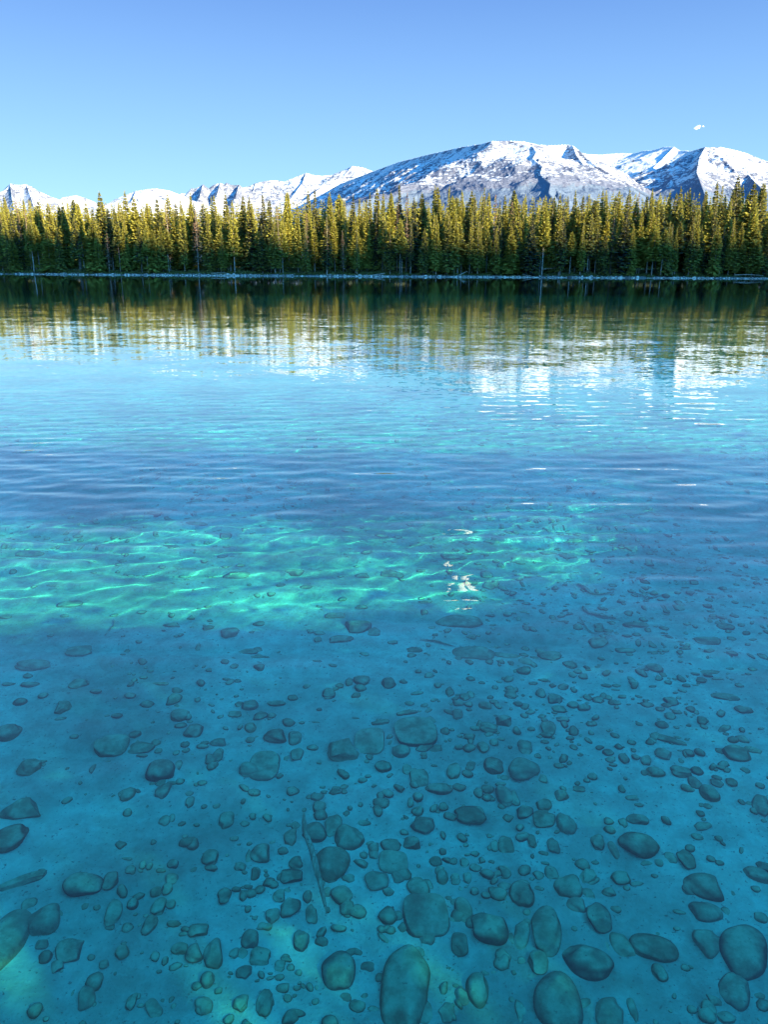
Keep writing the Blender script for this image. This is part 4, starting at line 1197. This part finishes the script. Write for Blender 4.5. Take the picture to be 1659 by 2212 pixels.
MID = [   # the snowy ridges left of the main mountain
 ([(505, 420, 16900), (524, 405, 17000), (539, 401.6, 17100), (552, 395, 17200), (575, 390, 17300), (596, 389, 17400), (613, 392.5, 17500), (640, 381, 17600), (660, 373, 17600), (675, 377, 17700), (694, 379.7, 17900), (721, 377, 17900), (742, 367, 17800), (761, 358.4, 17700), (781, 360, 17800), (805, 369.6, 18000), (860, 385, 18300)], 1.0),
 ([(660, 373, 17600), (655, 392, 17000), (640, 412, 16400)], 1.3),
 ([(761, 358, 17700), (742, 380, 17100), (700, 400, 16500), (672, 420, 16000)], 1.2),
 ([(552, 395, 17200), (545, 415, 16600)], 1.3),
]
mountain("mountain", (az(470), az(900)), (15000, 19600), 420, 280, MID, 0.60, 300, 320, m_m1, 31, 1.1, 0.42)

RUGGED = [
 ([(380, 425, 15500), (391, 417, 15600), (402, 417, 15600), (413, 405, 15600), (418, 406.6, 15600), (430, 402, 15600), (438, 397, 15600), (450, 406.6, 15700), (458, 400, 15700), (466, 396, 15700), (475, 394.5, 15700), (484, 397, 15700), (489, 393.5, 15700), (497, 398, 15800), (508, 399, 15800), (516, 398, 15800), (526, 406, 15800), (560, 418, 15800)], 1.2),
 ([(438, 397, 15600), (432, 420, 14900)], 1.5), ([(475, 394.5, 15700), (470, 415, 15000)], 1.5), ([(516, 398, 15800), (510, 420, 15000)], 1.5),
]
mountain("mountain", (az(360), az(600)), (14000, 16500), 300, 150, RUGGED, 0.85, 250, 420, m_m1, 41, 1.3, 0.5)

DOME = [
 ([(200, 452, 11000), (229, 442, 11200), (245, 432, 11400), (263, 423.5, 11500), (293, 411.7, 11500), (318, 408, 11400), (337, 407, 11500), (364, 411, 11700), (388, 420, 11900), (410, 430, 12000), (431, 438.6, 12100), (470, 452, 12300)], 1.0),
 ([(293, 411.7, 11500), (285, 432, 10800)], 1.2),
]
mountain("mountain", (az(170), az(500)), (9800, 12900), 320, 200, DOME, 0.50, 200, 260, m_m1, 53, 0.9, 0.3)

LEFTM = [
 ([(-60, 452, 14000), (-20, 425, 14000), (0, 415, 14000), (10, 406, 14000), (21, 396.5, 13900), (40, 399, 13900), (57, 397.5, 13900), (70, 404, 14000), (81, 411.7, 14100), (96, 418, 14200), (111, 425, 14300), (128, 431, 14400), (160, 445, 14600)], 1.2),
 ([(21, 396.5, 13900), (25, 425, 13200), (30, 450, 12700)], 1.4), ([(57, 397.5, 13900), (66, 425, 13300), (74, 450, 12800)], 1.4), ([(100, 420, 14200), (108, 445, 13600)], 1.4),
 ([(115, 440, 15000), (135, 425, 15100), (150, 422.5, 15100), (162, 421, 15100), (182, 427, 15200), (202, 435, 15300), (240, 450, 15500)], 1.0),
]
mountain("mountain", (az(-140), az(280)), (12000, 16000), 360, 220, LEFTM, 0.75, 250, 330, m_m1, 61, 1.2, 0.35)

# low forested foothills in front of the mountains
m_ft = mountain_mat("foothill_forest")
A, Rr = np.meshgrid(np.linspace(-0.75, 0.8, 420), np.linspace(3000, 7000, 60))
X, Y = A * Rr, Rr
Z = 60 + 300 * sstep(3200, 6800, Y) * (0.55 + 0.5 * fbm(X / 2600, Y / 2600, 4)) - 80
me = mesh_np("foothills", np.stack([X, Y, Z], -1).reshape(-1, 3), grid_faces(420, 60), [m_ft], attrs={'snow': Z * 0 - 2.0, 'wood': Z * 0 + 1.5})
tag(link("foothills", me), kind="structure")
# ------------------------------------------------------------------ unseen shapes added behind and beside the camera to throw shade
# unseen ridge at right, crest shaped so sun reaches only the upper far trees
TAN_EL = math.tan(SUN_EL)
RS_ = 900.0
hx = np.linspace(380, 1350, 200); hy = np.linspace(-640, -60, 200)
X, Y = np.meshgrid(hx, hy)
cx_ = X
x_src = cx_ - SUN_H[0] * RS_
crest_y = shore_y(x_src) + 8 + SUN_H[1] * RS_
LITH = 11.5
crest_z = LITH + 3.5 * sstep(-150, 60, x_src) - 3.0 + RS_ * TAN_EL + 3.0 * N2(X / 60.0, X * 0)
crest_z = crest_z * 1.0 - 3.5 * np.maximum(-200 - x_src, 0) - 0.25 * np.maximum(x_src - 330, 0)
Z = crest_z - 1.1 * np.abs(Y - crest_y) + 6 * fbm(X / 90, Y / 90, 4) * sstep(0, 60, np.abs(Y - crest_y))
Z = np.maximum(Z, -3 + 1.5 * N1(X / 60, Y / 60))
o = link("shade_ridge", mesh_np("shade_ridge", np.stack([X, Y, Z], -1).reshape(-1, 3), grid_faces(200, 200), [m_gr], attrs={'inland': X * 0 + 20}))
tag(o, kind="structure")


def inside(poly, x, y):
    c = False; j = len(poly) - 1
    for i in range(len(poly)):
        if (poly[i][1] > y) != (poly[j][1] > y) and x < (poly[j][0] - poly[i][0]) * (y - poly[i][1]) / (poly[j][1] - poly[i][1]) + poly[i][0]: c = not c
        j = i
    return c


def sun_gap(pts):
    """where sunlight bound for this patch of the bed crosses the water surface"""
    out = []
    for px, py in pts:
        p, _, _ = bed_point(px, py)
        k = 1.12 * -p[2]
        out.append((p[0] + SUN_H[0] * k, p[1] + SUN_H[1] * k))
    return out


GAPS = [sun_gap(g) for g in (
    [(-500, 1112), (-500, 1362), (60, 1358), (330, 1342), (700, 1336), (1010, 1300), (1230, 1235), (1360, 1150), (1420, 1070), (1100, 1078), (760, 1110), (400, 1120)],
    [(360, 2100), (375, 2050), (560, 2020), (700, 1990), (740, 2030), (560, 2085)],
    [(400, 2200), (540, 2125), (780, 2080), (800, 2120), (600, 2190), (450, 2240)],
    [(840, 2060), (960, 2030), (1150, 2040), (1150, 2085), (960, 2090), (850, 2100)],
    [(-60, 1985), (40, 1950), (40, 2100), (-60, 2130)],
)]
r6 = np.random.RandomState(77)
V = []
yfar = bed_point(830, 1095)[0][1] + 0.3
for k in range(70000):  # unseen leaves added along the sun's rays, gaps cut for the lit band
    qx = r6.uniform(-8, 11); qy = -2.5 + (yfar + 3.5) * r6.uniform(0, 1)
    edge = qy > yfar - 0.6
    if edge and r6.uniform() < 0.6: continue
    if any(inside(g, qx, qy) for g in GAPS): continue
    s0 = (-4.0 - qy) / SUN_H[1]; s1 = (-9.0 - qy) / SUN_H[1]
    s = r6.uniform(s0, s1)
    c_ = np.array([qx + SUN_H[0] * s, qy + SUN_H[1] * s, s * TAN_EL])
    d = r6.normal(size=3); d /= np.linalg.norm(d); u = np.cross(d, r6.normal(size=3)); u /= np.linalg.norm(u)
    L = r6.uniform(.05, .11)
    V += [c_ - d * L, c_ + u * L * .6, c_ + d * L, c_ - u * L * .6]
V = np.array(V)
o = link("shade_leaf_screen", mesh_np("shade_leaf_screen", V, np.arange(len(V)).reshape(-1, 4), [m_ug], smooth=False))
tag(o, "unseen screen of leaves added over the near bank to shade the shallows", "thicket", kind="stuff")

# unseen conifers added left of and behind the camera to darken the nearest shallows
VV, FF, n = [], [], 0
near_lo = [crown_mesh("w", m_sp, 190 + i, base=.06, width=3.2, power=.95, n_whorl=28, per=8, droop=.35, tuft=1.7, lod=2) for i in range(2)]
for k in range(95):
    x = -62 + r6.uniform(0, 68); y = -7 - 25 * r6.uniform(0, 1)
    if math.hypot(x, y) < 8: continue
    me = near_lo[k % 2]
    v = np.zeros(len(me.vertices) * 3, np.float32); me.vertices.foreach_get("co", v); v = v.reshape(-1, 3)
    H = r6.uniform(15, 24)
    v = v * np.array([0.9, 0.9, H / 26.0]) + np.array([x, y, 0.62 + (-2 - y) * 0.045])
    VV.append(v); FF.append(np.arange(n, n + len(v)).reshape(-1, 4)); n += len(v)
for me in near_lo: bpy.data.meshes.remove(me)
o = link("near_shade_wood", mesh_np("near_shade_wood", np.concatenate(VV), np.concatenate(FF), [m_sp], smooth=False))
tag(o, "unseen conifer wood added on the near bank to dim the shallows", "forest", kind="stuff")
# ------------------------------------------------------------------ small fair-weather clouds
m_cl, nt, out = new_mat("thin_cloud")
lw = nd(nt, 'ShaderNodeLayerWeight', {'Blend': 0.35})
geo = nd(nt, 'ShaderNodeNewGeometry')
n1 = noise_fac(nt, geo.outputs['Position'], 0.02, 5, 0.65)
fac = math_n(nt, 'ADD', lw.outputs['Facing'], math_n(nt, 'MULTIPLY', math_n(nt, 'SUBTRACT', n1, 0.45), 1.6))
d = nd(nt, 'ShaderNodeBsdfDiffuse', {'Color': (0.9, 0.9, 0.92, 1)})
tl = nd(nt, 'ShaderNodeBsdfTranslucent', {'Color': (0.9, 0.9, 0.92, 1)})
dd = nd(nt, 'ShaderNodeMixShader', {0: 0.5, 1: d.outputs[0], 2: tl.outputs[0]})
tr = nd(nt, 'ShaderNodeBsdfTransparent')
mx = nd(nt, 'ShaderNodeMixShader', {0: map_range(nt, fac, 0.0, 0.95), 1: dd.outputs[0], 2: tr.outputs[0]})
nt.links.new(mx.outputs[0], out.inputs[0])


def cloud(center, w, h, tilt, label, seed):
    r = np.random.RandomState(seed)
    VV, FF, n = [], [], 0
    for k in range(6):
        t = r.uniform(-1, 1)
        c_ = np.array([t * w * 0.5, r.normal(0, w * .08), t * w * 0.5 * math.tan(tilt) + r.normal(0, h * .12)])
        s_ = (1 - 0.6 * abs(t)) * r.uniform(.6, 1)
        v = stone_verts(ICO2_V, 'r', seed * 31 + k) * np.array([w * .24 * s_, w * .16 * s_, h * .5 * s_]) + c_
        VV.append(v); FF.append(ICO2_F + n); n += len(v)
    o = link("cloud", mesh_np("cloud", np.concatenate(VV), np.concatenate(FF), [m_cl]), loc=tuple(center))
    tag(o, label, "cloud")


cloud(at_range(1510, 275, 21000), 21000 * 22 / FPX, 21000 * 8 / FPX, 0.35, "tiny white wisp of cloud alone in the blue sky above the saddle between two summits", 5)
d_ = pix_dir(998, 1272); d_[2] = -d_[2]
cloud(d_ * 6500 + np.array([0, 0, CAM_H]), 230, 210, 0.1, "small white cloud high overhead that glints on the ripples over the dark oval boulder", 9)
